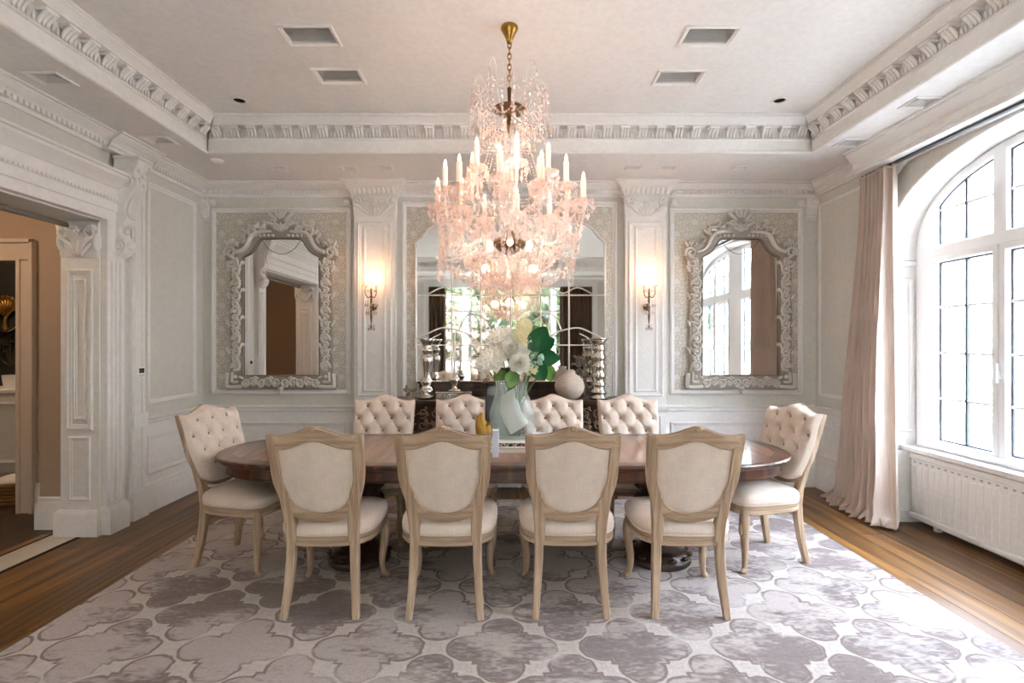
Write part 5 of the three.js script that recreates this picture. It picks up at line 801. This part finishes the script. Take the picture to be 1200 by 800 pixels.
// ================================================================ WALL SCONCES
function sconce(x, label) {
  const t = thing('crystal_wall_sconce', label, 'wall lamp', [x, 1.62, ZB + 0.105]);
  mesh('backplate', [lathe([[0, 0], [0.035, 0], [0.038, 0.008], [0.02, 0.016], [0, 0.018]].reverse(), 16).rotateX(PI / 2).translate(0, 0.25, 0)], M.bronze, t);
  mesh('stem', [lathe([[0, 0.02], [0.01, 0.03], [0.012, 0.05], [0.004, 0.07], [0.012, 0.14], [0.014, 0.2], [0.006, 0.25], [0.012, 0.3], [0.008, 0.36], [0.014, 0.42], [0, 0.44]], 12).translate(0, 0, 0.09)], M.bronze, t);
  const cr = []; const R = rng(8); for (const [y, r, L] of [[0.44, 0.045, 0.04], [0.3, 0.06, 0.05], [0.22, 0.05, 0.05], [0.06, 0.03, 0.045]]) for (let k = 0; k < 10; k++) { const a = k / 10 * 2 * PI; cr.push([r * cos(a), y, 0.09 + r * sin(a), 0.006, 0.006], [r * cos(a), y - 0.012 - L / 2, 0.09 + r * sin(a), L * 0.24, L / 2, R() * 3]); }
  mesh('crystal_drops', [beads(cr)], M.crystal, t).userData.kind = 'stuff';
  for (const s of [-1, 1]) { const A = mesh('candle_arm', [tube(curve([[0, 0.36, 0.09], [s * 0.03, 0.34, 0.1], [s * 0.055, 0.38, 0.11], [s * 0.055, 0.45, 0.11]], 10), 0.005, 6)], M.bronze, t); mesh('candle_cup', [lathe([[0.006, 0.44], [0.028, 0.452], [0.03, 0.462], [0.012, 0.458]], 12).translate(s * 0.055, 0, 0.11)], M.crystal, A); mesh('candle', [cyl(0.0095, 0.0095, 0.07, s * 0.055, 0.46, 0.11, 10)], candleMat, A); mesh('candle_bulb', [lathe([[0, 0.53], [0.01, 0.537], [0.012, 0.555], [0.006, 0.575], [0, 0.59]], 10).translate(s * 0.055, 0, 0.11)], std({ color: 0xffefdc, emissive: 0xffc78e, emissiveIntensity: 3, roughness: 0.4 }), A); }
  mesh('finial', [lathe([[0.004, 0.44], [0.012, 0.48], [0.006, 0.56], [0.012, 0.6], [0, 0.68]], 10).translate(0, 0, 0.09)], M.crystalGlass, t);
  const p = new THREE.PointLight(0xffbe8a, 0.1, 0, 2); p.position.set(0, 0.575, 0.15); p.castShadow = true; p.shadow.radius = 2; t.add(p);
}
sconce(-1.395, 'crystal two-candle wall sconce on the pilaster nearer the doorway');
sconce(1.41, 'crystal two-candle wall sconce on the pilaster nearer the window');

// ================================================================ CURTAIN
{
  const t = thing('silk_curtain', 'tall beige silk curtain pooling on the floor beside the arched window', 'curtain', [3.105, 0, -4.5]);
  const n = 150, rows = [], heights = [[0.012, 1.3], [0.03, 1.34], [0.07, 1.26], [0.12, 1.16], [0.2, 1.1], [0.35, 1.06], [0.6, 1.0], [1.0, 0.9], [1.5, 0.8], [2.0, 0.72], [2.5, 0.66], [2.8, 0.635], [2.9, 0.63], [2.952, 0.63]];
  for (const [y, k] of heights) {
    const row = [], low = sstep(0.5, 0, y), amp = lerp(0.042, 0.068, sstep(2.9, 1.0, y)) * (1 + 0.25 * low), zc = lerp(0.025, -0.13, sstep(2.95, 0.3, y));
    for (let i = 0; i <= n; i++) { const u = i / n, ph = u * 2 * PI * 7.5, ph2 = ph + 0.5 * sin(u * 9) + 0.35 * sin(y * 1.7 + u * 6);
      let x = amp * (sin(ph2) + 0.28 * sin(2.1 * ph2 + 1)) - 0.02 * low, z = zc + (0.5 - u) * 0.62 * k + 0.012 * cos(ph2);
      if (y < 0.13) { const q = sstep(0.13, 0, y); x += -0.07 * q * (0.5 + 0.8 * vnoise(u * 9, 1, 4)) + 0.03 * q * sin(ph * 1.3 + 2); z += 0.05 * q * (vnoise(u * 12, 3, 5) - 0.5) - 0.10 * q * sstep(0.8, 1, u); }
      row.push(V(x, y + (y < 0.13 && y > 0.02 ? 0.03 * (vnoise(u * 16, y * 20, 9) - 0.4) : 0), z)); }
    rows.push(row);
  }
  const body = mesh('cloth', [loft(rows, { caps: false, closed: false, crease: 0 })], M.silk, t);
  mesh('heading_tape', [tube(rows[rows.length - 1].filter((_, i) => i % 3 === 0).map((p) => V(p.x, p.y - 0.012, p.z)), 0.012, 6, 1, null)], M.silk, t);
  // spilled hem folds
  const R = rng(6), hem = []; for (let k = 0; k < 7; k++) { const z = 0.2 - k * 0.095, w = 0.05 + 0.03 * R(); hem.push(tube(curve([[-0.10 - 0.08 * R(), 0.03, z + 0.05], [-0.07, 0.05 + 0.03 * R(), z + 0.02], [-0.03, 0.045, z - 0.03], [0.04, 0.03, z - 0.06]], 10), [0.012, w * 0.55, w * 0.5, 0.015], 9, 0.7, V(0, 1, 0))); }
  mesh('pooled_hem', hem, M.silk, t);
  for (let k = 0; k < 8; k++) mesh('curtain_glider', [new THREE.TorusGeometry(0.012, 0.003, 6, 10).rotateY(PI / 2).translate(0, 2.96, 0.19 - k * 0.05)], M.gasket, t);
}
// ================================================================ CEILING FITTINGS
{
  const vl = ['doorway side, closer to the garden door', 'doorway side, closer to the sideboard', 'window side, closer to the garden door', 'window side, closer to the sideboard'];
  const slatG = boxUV(merge([box(-0.149, 0.149, -0.001, 0.001, -0.011, 0.011).rotateX(0.6)]));
  VENTS.forEach(([x, z], i) => { const t = thing('ceiling_air_vent', 'grey louvred ceiling vent in the tray, ' + vl[i], 'air vent', [x, HC, z], 0, 'white framed vents in the tray ceiling'); mesh('frame', [frameOn([-0.175, 0, -0.115], [1, 0, 0], [0, 0, 1], 0.35, 0.23, [0, -1, 0], framePro(0.014, 0.03))], M.trim, t); for (let k = 0; k < 9; k++) inst('slat', slatG, M.grille, t, [0, 0.012, -0.08 + k * 0.02]); });
  const dl = ['black recessed downlight in the tray corner over the doorway side', 'black recessed downlight in the tray corner over the window side'];
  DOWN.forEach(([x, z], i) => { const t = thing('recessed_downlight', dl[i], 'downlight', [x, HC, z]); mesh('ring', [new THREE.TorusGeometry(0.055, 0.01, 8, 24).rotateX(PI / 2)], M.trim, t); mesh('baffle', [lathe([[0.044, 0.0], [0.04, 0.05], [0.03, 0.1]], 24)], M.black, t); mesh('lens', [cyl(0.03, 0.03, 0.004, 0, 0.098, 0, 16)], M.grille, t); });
  const fl = ['above the doorway entablature', 'near the scroll bracket', 'above the arched window', 'above the curtain'];
  DIFF.forEach(([x, z], i) => { const t = thing('air_diffuser', 'square diffuser in the soffit ' + fl[i], 'air vent', [x, HS, z], 0, 'square diffusers in the soffit'); mesh('frame', [frameOn([-0.11, 0, -0.09], [1, 0, 0], [0, 0, 1], 0.22, 0.18, [0, -1, 0], framePro(0.01, 0.025))], M.trim, t); for (let k = 0; k < 3; k++) { const q = 0.062 - k * 0.02; mesh('cone', [frameOn([-q - 0.018, 0.002 + k * 0.004, -q], [1, 0, 0], [0, 0, 1], 2 * q + 0.036, 2 * q, [0, 1, 0], [[0, 0], [0.022, 0.012], [0.024, 0.012], [0.002, -0.001]])], M.grille, t); } });
  { const t = thing('smoke_detector', 'round white smoke detector in the soffit corner', 'smoke detector', [-2.65, HS, -4.8]); mesh('housing', [lathe([[0, -0.03], [0.035, -0.028], [0.05, -0.015], [0.055, 0]], 24)], M.trim, t); mesh('vent_ring', [new THREE.TorusGeometry(0.042, 0.003, 6, 24).rotateX(PI / 2).translate(0, -0.02, 0)], M.grille, t); }
  SPOT.forEach(([x, z], i) => { const t = thing('gimbal_spotlight', `square recessed spotlight in the soffit above the mirrors, ${['first', 'second', 'third', 'fourth', 'fifth', 'sixth'][i]} from the doorway wall`, 'downlight', [x, HS, z], 0, 'gimbal spotlights along the mirrors wall'); mesh('frame', [frameOn([-0.075, 0, -0.055], [1, 0, 0], [0, 0, 1], 0.15, 0.11, [0, -1, 0], framePro(0.008, 0.018))], M.trim, t); mesh('lamp_body', [lathe([[0.012, 0.09], [0.03, 0.06], [0.034, 0.02], [0.03, 0.018], [0.024, 0.05]], 20)], M.silver, t); mesh('gimbal_ring', [new THREE.TorusGeometry(0.035, 0.004, 6, 20).rotateX(PI / 2).translate(0, 0.02, 0)], M.grille, t); });
  { const t = thing('wall_keypad', 'small white keypad with dark display on the strip beside the doorway', 'keypad', [XL + 0.042, 1.2, -4.54]); mesh('plate', [rbox(0, 0.012, 0, 0.1, -0.05, 0.05, 0.004, 2)], M.trim, t); mesh('display', [box(0.012, 0.014, 0.045, 0.085, -0.03, 0.03)], M.black, t); mesh('red_button', [ball(0.008, 0.014, 0.065, 0.012, 0.5, 1, 1)], std({ color: 0xa03028, roughness: 0.5 }), t); mesh('key', [box(0.012, 0.014, 0.015, 0.032, -0.03, 0.03)], M.grille, t); }
}
// ================================================================ ON THE SIDEBOARD
{
  const Y = 0.9505, prof = [[0, 0], [0.088, 0], [0.09, 0.02], [0.078, 0.03], [0.06, 0.05], [0.072, 0.075], [0.06, 0.1], [0.042, 0.125], [0.055, 0.15], [0.06, 0.175], [0.045, 0.2], [0.038, 0.23], [0.045, 0.3], [0.06, 0.36], [0.066, 0.4], [0.05, 0.425], [0.042, 0.44], [0.06, 0.465], [0.062, 0.49], [0.045, 0.51], [0.05, 0.54], [0.075, 0.57], [0.078, 0.585], [0.04, 0.592], [0, 0.592]];
  const g = boxUV(merge([lathe(prof, 28)])), pr2 = [[0, 0], [0.09, 0], [0.092, 0.02], [0.07, 0.035], [0.08, 0.06], [0.085, 0.08], [0.06, 0.1], [0.07, 0.13], [0.078, 0.155], [0.055, 0.18], [0.072, 0.21], [0.08, 0.24], [0.06, 0.27], [0.074, 0.3], [0.082, 0.33], [0.06, 0.36], [0.074, 0.39], [0.08, 0.42], [0.06, 0.45], [0.07, 0.48], [0.076, 0.505], [0.06, 0.53], [0.085, 0.57], [0.088, 0.59], [0.03, 0.6], [0, 0.6]];
  const a = thing('silver_candlestick', 'tall silver baluster candlestick on the sideboard, doorway end', 'candlestick', [-0.82, Y, -5.24]); inst('shaft', g, M.silver, a); mesh('drip_pan', [cyl(0.09, 0.09, 0.008, 0, 0.585, 0, 24)], M.silver, a);
  const b = thing('silver_candlestick', 'tall ringed silver pillar candlestick on the sideboard, window end', 'candlestick', [0.88, Y, -5.22]); mesh('shaft', [lathe(pr2, 28)], M.silver, b); mesh('drip_pan', [cyl(0.095, 0.095, 0.008, 0, 0.59, 0, 24)], M.silver, b);
  const bx = thing('embossed_silver_box', 'low embossed silver box on the sideboard under the taper holder', 'box', [-0.54, Y, -5.2]); mesh('body', [rbox(-0.17, 0.17, 0, 0.062, -0.08, 0.08, 0.006, 2)], M.silver, bx); mesh('lid', [rbox(-0.174, 0.174, 0.062, 0.078, -0.084, 0.084, 0.005, 2)], M.silver, bx); const em = []; for (let k = 0; k < 8; k++) em.push(scroll(-0.145 + k * 0.041, 0.033, 0.02, k, 1.2, 0.005, k % 2 ? 1 : -1, 0.081)); mesh('embossing', em, M.silverDark, bx);
  const c = thing('taper_candle_holder', 'glass candle holder with tall white taper on the silver box', 'candlestick', [-0.54, Y + 0.079, -5.2]); mesh('glass_base', [lathe([[0, 0], [0.06, 0], [0.062, 0.012], [0.03, 0.02], [0.02, 0.05], [0.04, 0.075], [0.055, 0.1], [0.05, 0.13], [0.03, 0.15], [0.035, 0.17], [0.016, 0.175], [0, 0.175]], 20)], M.silver, c); mesh('taper', [cyl(0.012, 0.009, 0.4, 0, 0.17, 0, 12)], std({ color: 0xf3f1ec, roughness: 0.5 }), c);
  const v = thing('round_clay_vase', 'round cream clay vase with narrow neck on the sideboard', 'vase', [0.585, Y, -5.16]); mesh('body', [lathe([[0, 0], [0.06, 0], [0.1, 0.03], [0.135, 0.08], [0.146, 0.13], [0.135, 0.18], [0.1, 0.225], [0.06, 0.25], [0.042, 0.262], [0.042, 0.275], [0.052, 0.29], [0.045, 0.292], [0.034, 0.278], [0.034, 0.26]], 36)], std({ map: tex(256, 256, (u, w) => { const f = 0.9 + 0.16 * fbm(u * 12, w * 40, 61, 3); return [205 * f, 190 * f, 174 * f]; }, true, [3, 3]), roughness: 0.85 }), v);
  for (const [x, z, l] of [[-0.98, -5.2, 'small carved dark ornament beside the baluster candlestick'], [0.75, -5.3, 'dark carved leaf ornament between the clay vase and the ringed candlestick']]) { const o = thing('carved_ornament', l, 'ornament', [x, Y, z]); const q = []; const R = rng(15); const tall = x > 0; for (let k = 0; k < (tall ? 26 : 6); k++) q.push(leafBlob((R() - 0.5) * 0.06, tall ? 0.075 + k * 0.013 : 0.07 + k * 0.005, (R() - 0.5) * 0.03, R() * 6.28, 0.06, 0.03, 0.6)); q.push(cyl(0.05, 0.03, 0.03, 0, 0, 0, 12), cyl(0.012, 0.01, tall ? 0.4 : 0.06, 0, 0.02, 0, 8)); mesh('leaves', q, M.silverDark, o); }
}
// ================================================================ ON THE TABLE: books, gold bird, lantern, vase and flowers
{
  const Y = 0.7715, X = -0.02, Z = -3.62;
  const b1 = thing('large_book', 'large pale book lying flat, lowest of the pair under the glass vase', 'book', [X + 0.07, Y, Z]); mesh('pages', [box(-0.215, 0.215, 0.004, 0.032, -0.125, 0.12)], std({ color: 0xe8e0d2, roughness: 0.9 }), b1); mesh('cover', [rbox(-0.22, 0.22, 0, 0.005, -0.13, 0.13, 0.002, 1), rbox(-0.22, 0.22, 0.031, 0.036, -0.13, 0.13, 0.002, 1)], std({ color: 0xb9a892, roughness: 0.6 }), b1);
  const b2 = thing('patterned_book', 'book with dark leafy patterned cover lying on the pale book', 'book', [X + 0.085, Y + 0.0365, Z]); const R = rng(31); mesh('pages', [box(-0.185, 0.185, 0.004, 0.03, -0.11, 0.105)], std({ map: tex(128, 32, (u, v) => hash2(Math.floor(u * 40), Math.floor(v * 8), 3) > 0.5 ? [52, 38, 32] : [190, 172, 150], true, [3, 12]), roughness: 0.8 }), b2); mesh('cover', [rbox(-0.19, 0.19, 0, 0.005, -0.115, 0.115, 0.002, 1), rbox(-0.19, 0.19, 0.029, 0.034, -0.115, 0.115, 0.002, 1)], std({ color: 0xe9e4da, roughness: 0.6 }), b2);
  const top = Y + 0.0715;
  const lan = thing('slate_glass_lantern', 'tall square smoky glass lantern with dark metal corner frame behind the vase', 'lantern', [X - 0.03, Y, Z - 0.33]);
  const fr = [[-0.12, -0.1], [0.12, -0.1], [-0.12, 0.1], [0.12, 0.1]].map(([x, z]) => rbox(x - 0.008, x + 0.008, 0, 0.44, z - 0.008, z + 0.008, 0.002, 1)); mesh('frame', [...fr, rbox(-0.13, 0.13, 0, 0.015, -0.11, 0.11, 0.003, 1)], M.black, lan); for (const z of [-0.1, 0.1]) mesh('pane', [box(-0.115, 0.115, 0.015, 0.4, z - 0.002, z + 0.002)], phy({ color: 0x6b7270, roughness: 0.08, transmission: 0.35, thickness: 0 }), lan);
  mesh('finial', [rbox(-0.142, -0.102, 0.44, 0.46, -0.12, -0.08, 0.003, 1), rbox(-0.142, -0.102, 0.44, 0.46, 0.08, 0.12, 0.003, 1)], M.bronze, lan);
  const gd = thing('gold_bird_figure', 'gold bird figure standing on the table beside the books', 'figurine', [X - 0.165, Y, Z - 0.155]); mesh('body', [loft([[0.0, 0.03, 0], [0.02, 0.034, 0], [0.05, 0.04, 0.0], [0.09, 0.042, -0.004], [0.12, 0.034, -0.012], [0.15, 0.02, -0.016], [0.165, 0.016, -0.014], [0.18, 0.006, -0.012]].map(([y, r, x]) => Array.from({ length: 12 }, (_, i) => V(x + cos(i / 12 * 2 * PI) * r, y, sin(i / 12 * 2 * PI) * r * 1.3))), { crease: 0 })], M.gold, gd); gd.scale.setScalar(1.3); mesh('wing', [leafBlob(0.03, 0.13, 0.03, -1.7, 0.13, 0.05, 0.4), leafBlob(0.03, 0.13, -0.03, -1.7, 0.13, 0.05, 0.4)], M.gold, gd); mesh('beak', [tube([[-0.02, 0.165, 0], [-0.045, 0.158, 0]], [0.008, 0.001], 6)], M.gold, gd);
  const bk = thing('standing_book', 'slim pale blue book standing upright before the flat books', 'book', [X - 0.07, Y, Z + 0.2]); mesh('cover', [rbox(-0.02, -0.015, 0, 0.17, -0.05, 0.05, 0.001, 1), rbox(0.015, 0.02, 0, 0.17, -0.05, 0.05, 0.001, 1), rbox(-0.02, 0.02, 0, 0.17, 0.047, 0.051, 0.001, 1)], std({ color: 0xd5dbe4, roughness: 0.6 }), bk); mesh('pages', [box(-0.015, 0.015, 0.004, 0.166, -0.046, 0.046)], std({ color: 0xf2eee4, roughness: 0.9 }), bk);
  const nap = thing('folded_white_napkin', 'folded white napkin on the patterned book beside the vase', 'napkin', [X + 0.225, Y + 0.071, Z + 0.02]); mesh('cloth', [rbox(-0.05, 0.05, 0, 0.014, -0.09, 0.09, 0.005, 2), rbox(-0.047, 0.048, 0.014, 0.028, -0.086, 0.08, 0.005, 2), rbox(-0.044, 0.046, 0.028, 0.04, -0.08, 0.07, 0.004, 2)], std({ color: 0xf1f3f6, roughness: 0.9 }), nap);
  // glass vase with pale inner sheet
  const vs = thing('glass_flower_vase', 'twisted clear glass vase holding the white flowers on the books', 'vase', [X + 0.04, top, Z]);
  const vring = (r, y, k) => Array.from({ length: 32 }, (_, i) => { const a = i / 32 * 2 * PI, q = 1.18 * r * (1 + 0.14 * cos(2 * a + k) + 0.04 * cos(3 * a - k)); return V(cos(a) * q, y, sin(a) * q * 0.8); });
  mesh('glass', [loft([[0.075, 0, 0], [0.09, 0.02, 0.2], [0.115, 0.1, 0.7], [0.125, 0.18, 1.3], [0.11, 0.27, 2.0], [0.098, 0.34, 2.6], [0.115, 0.40, 3.2]].map((q) => vring(...q)), { caps: false, crease: 0 }), loft([[0.07, 0.006, 0], [0.001, 0.006, 0]].map((q) => vring(...q)), { caps: false, crease: 0 })], phy({ color: 0xeef4f0, transmission: 0.82, thickness: 0, roughness: 0.04, ior: 1.5 }), vs);
  mesh('inner_fold', [loft([[-0.075, 0.3, 0.02], [-0.085, 0.2, 0.05], [-0.06, 0.12, 0.06], [-0.01, 0.04, 0.05]].map(([x, y, z]) => [V(x, y, z), V(x + 0.08, y + 0.05, z + 0.015), V(x + 0.12, y + 0.08, z - 0.02)]), { closed: false, caps: false, crease: 0 })], phy({ color: 0xe6e2dc, transmission: 0.2, thickness: 0, roughness: 0.6 }), vs);
  // flowers
  const petal = (L, w, cup, seg = 4, tip = false) => { const rows = []; for (let i = 0; i <= seg; i++) { const t = i / seg, ww = w * (tip ? Math.pow(sin(PI * Math.pow(t, 0.75)), 0.8) + 0.02 : sin(PI * (0.12 + 0.8 * t))) , row = []; for (let j = -2; j <= 2; j++) row.push(V(j / 2 * ww / 2, L * t * cos(cup * t) , L * t * sin(cup * t) + 0.25 * ww * (j / 2) ** 2)); rows.push(row); } return loft(rows, { closed: false, caps: false, crease: 0 }); };
  const white = std({ color: 0xfbfaf0, roughness: 0.75 }), cream = std({ color: 0xf4eec4, roughness: 0.75 }), yel = std({ color: 0xe6dc94, roughness: 0.8 }), leafM = phy({ color: 0x14663a, roughness: 0.45, transmission: 0.15, thickness: 0 }), leafL = phy({ color: 0x6f9a4a, roughness: 0.5, transmission: 0.25, thickness: 0 }), stemM = std({ color: 0x4f7a3a, roughness: 0.7 });
  const base = V(X + 0.04, top, Z);
  const stemTo = (p) => tube(curve([[0, 0, 0], [p.x * 0.25, p.y * 0.5, p.z * 0.25], [p.x, p.y, p.z]], 10), 0.004, 5);
  const face = (g, dir) => g.applyQuaternion(new THREE.Quaternion().setFromUnitVectors(V(0, 0, 1), dir.clone().normalize()));
  const bloom = (p, size, kind, label) => {
    const t = thing('white_flower', label, 'flower', [base.x + 0.02 * Math.sign(p[0]), base.y + 0.02, base.z], 0, 'blooms in the glass vase'); const P = V(...p), dir = V(P.x * 1.4, 0.35 + (P.y - 0.5), 0.75 + P.z * 2), g = [], RR = rng(Math.round(p[0] * 1000) + 99);
    if (kind === 'rose') { for (let ring = 0; ring < 4; ring++) for (let k = 0; k < 5 + ring; k++) { const cup = [1.25, 0.95, 0.6, 0.25][ring], L = size * [0.55, 0.8, 0.95, 1.05][ring]; g.push(petal(L, L * 0.95, cup).rotateZ(k / (5 + ring) * 2 * PI + ring * 0.5 + RR() * 0.2)); } }
    else { for (let k = 0; k < 26; k++) { const a = k * 2.4, q = Math.sqrt(k / 26) * size * 0.95, zz = size * 0.6 * (1 - (q / size) ** 2); for (let j = 0; j < 4; j++) g.push(petal(size * 0.36, size * 0.3, 0.3, 2).rotateZ(j * PI / 2 + a).translate(cos(a) * q, sin(a) * q, zz)); } }
    mesh('petals', g.map((q) => face(q, dir).translate(P.x, P.y, P.z)), kind === 'cream' ? cream : white, t);
    mesh('flower_centre', [face(ball(size * 0.13, 0, 0, size * 0.2), dir).translate(P.x, P.y, P.z)], yel, t);
    mesh('stem', [stemTo(P)], stemM, t);
  };
  bloom([0.0, 0.60, 0.07], 0.085, 'rose', 'open white rose at the middle of the glass vase bouquet'); bloom([-0.10, 0.53, 0.08], 0.09, 'hyd', 'broad white hydrangea low on the doorway side of the bouquet'); bloom([0.03, 0.50, 0.13], 0.075, 'rose', 'white rose hanging over the vase rim'); bloom([-0.06, 0.66, 0.02], 0.085, 'hyd', 'white hydrangea in the upper bouquet beside the cream lily'); bloom([0.05, 0.68, 0.04], 0.07, 'cream', 'cream-yellow cluster bloom near the top of the bouquet'); bloom([0.06, 0.75, 0.0], 0.055, 'cream', 'topmost small cream bloom of the bouquet'); bloom([-0.16, 0.49, 0.0], 0.07, 'hyd', 'outermost pale hydrangea leaning to the doorway side'); bloom([0.11, 0.46, 0.08], 0.05, 'cream', 'small cream bloom below the dark green leaves'); bloom([0.02, 0.56, -0.06], 0.08, 'hyd', 'white hydrangea at the back of the bouquet facing the mirror');
  const bigLeaf = (p, L, rot, m, label) => { const t = thing('green_leaf_stem', label, 'leaf', [base.x + 0.03, base.y + 0.02, base.z], 0, 'leaves in the glass vase'); const P = V(...p); mesh('blade', [petal(L, L * 0.72, 0.5, 10, true).rotateX(-0.2).rotateZ(rot).translate(P.x, P.y, P.z)], m, t); mesh('stem', [stemTo(P)], stemM, t); };
  bigLeaf([0.10, 0.58, 0.06], 0.2, -0.5, leafM, 'large dark green leaf rising beside the cream blooms'); bigLeaf([0.13, 0.55, 0.07], 0.16, -1.7, leafM, 'dark green leaf pointing to the window side'); bigLeaf([0.10, 0.53, 0.09], 0.17, -2.6, leafM, 'dark green leaf drooping toward the clay vase'); bigLeaf([0.13, 0.60, 0.0], 0.15, -1.1, leafM, 'dark green leaf behind the large leaf'); bigLeaf([0.2, 0.5, 0.02], 0.13, -2.9, leafL, 'light green leaf hanging below the dark leaves'); bigLeaf([-0.02, 0.46, 0.1], 0.13, 2.9, leafL, 'light green leaf at the vase rim under the roses'); bigLeaf([-0.08, 0.45, 0.05], 0.1, 2.2, leafL, 'small light green leaf under the outermost hydrangea');
  const sp = thing('blue_green_sprig', 'pale blue-green berry sprig in front of the dark leaves', 'foliage', [base.x + 0.03, base.y + 0.02, base.z]); const q = []; for (let k = 0; k < 22; k++) q.push(ball(0.011, 0.13 + (R() - 0.5) * 0.08, 0.52 + (R() - 0.5) * 0.08, 0.13 + R() * 0.03, 1, 1, 1, 6, 5)); mesh('berries', q, std({ color: 0x9dc4ae, roughness: 0.7 }), sp); mesh('stem', [stemTo(V(0.12, 0.5, 0.12))], stemM, sp);
}
renderer.render(scene, camera);
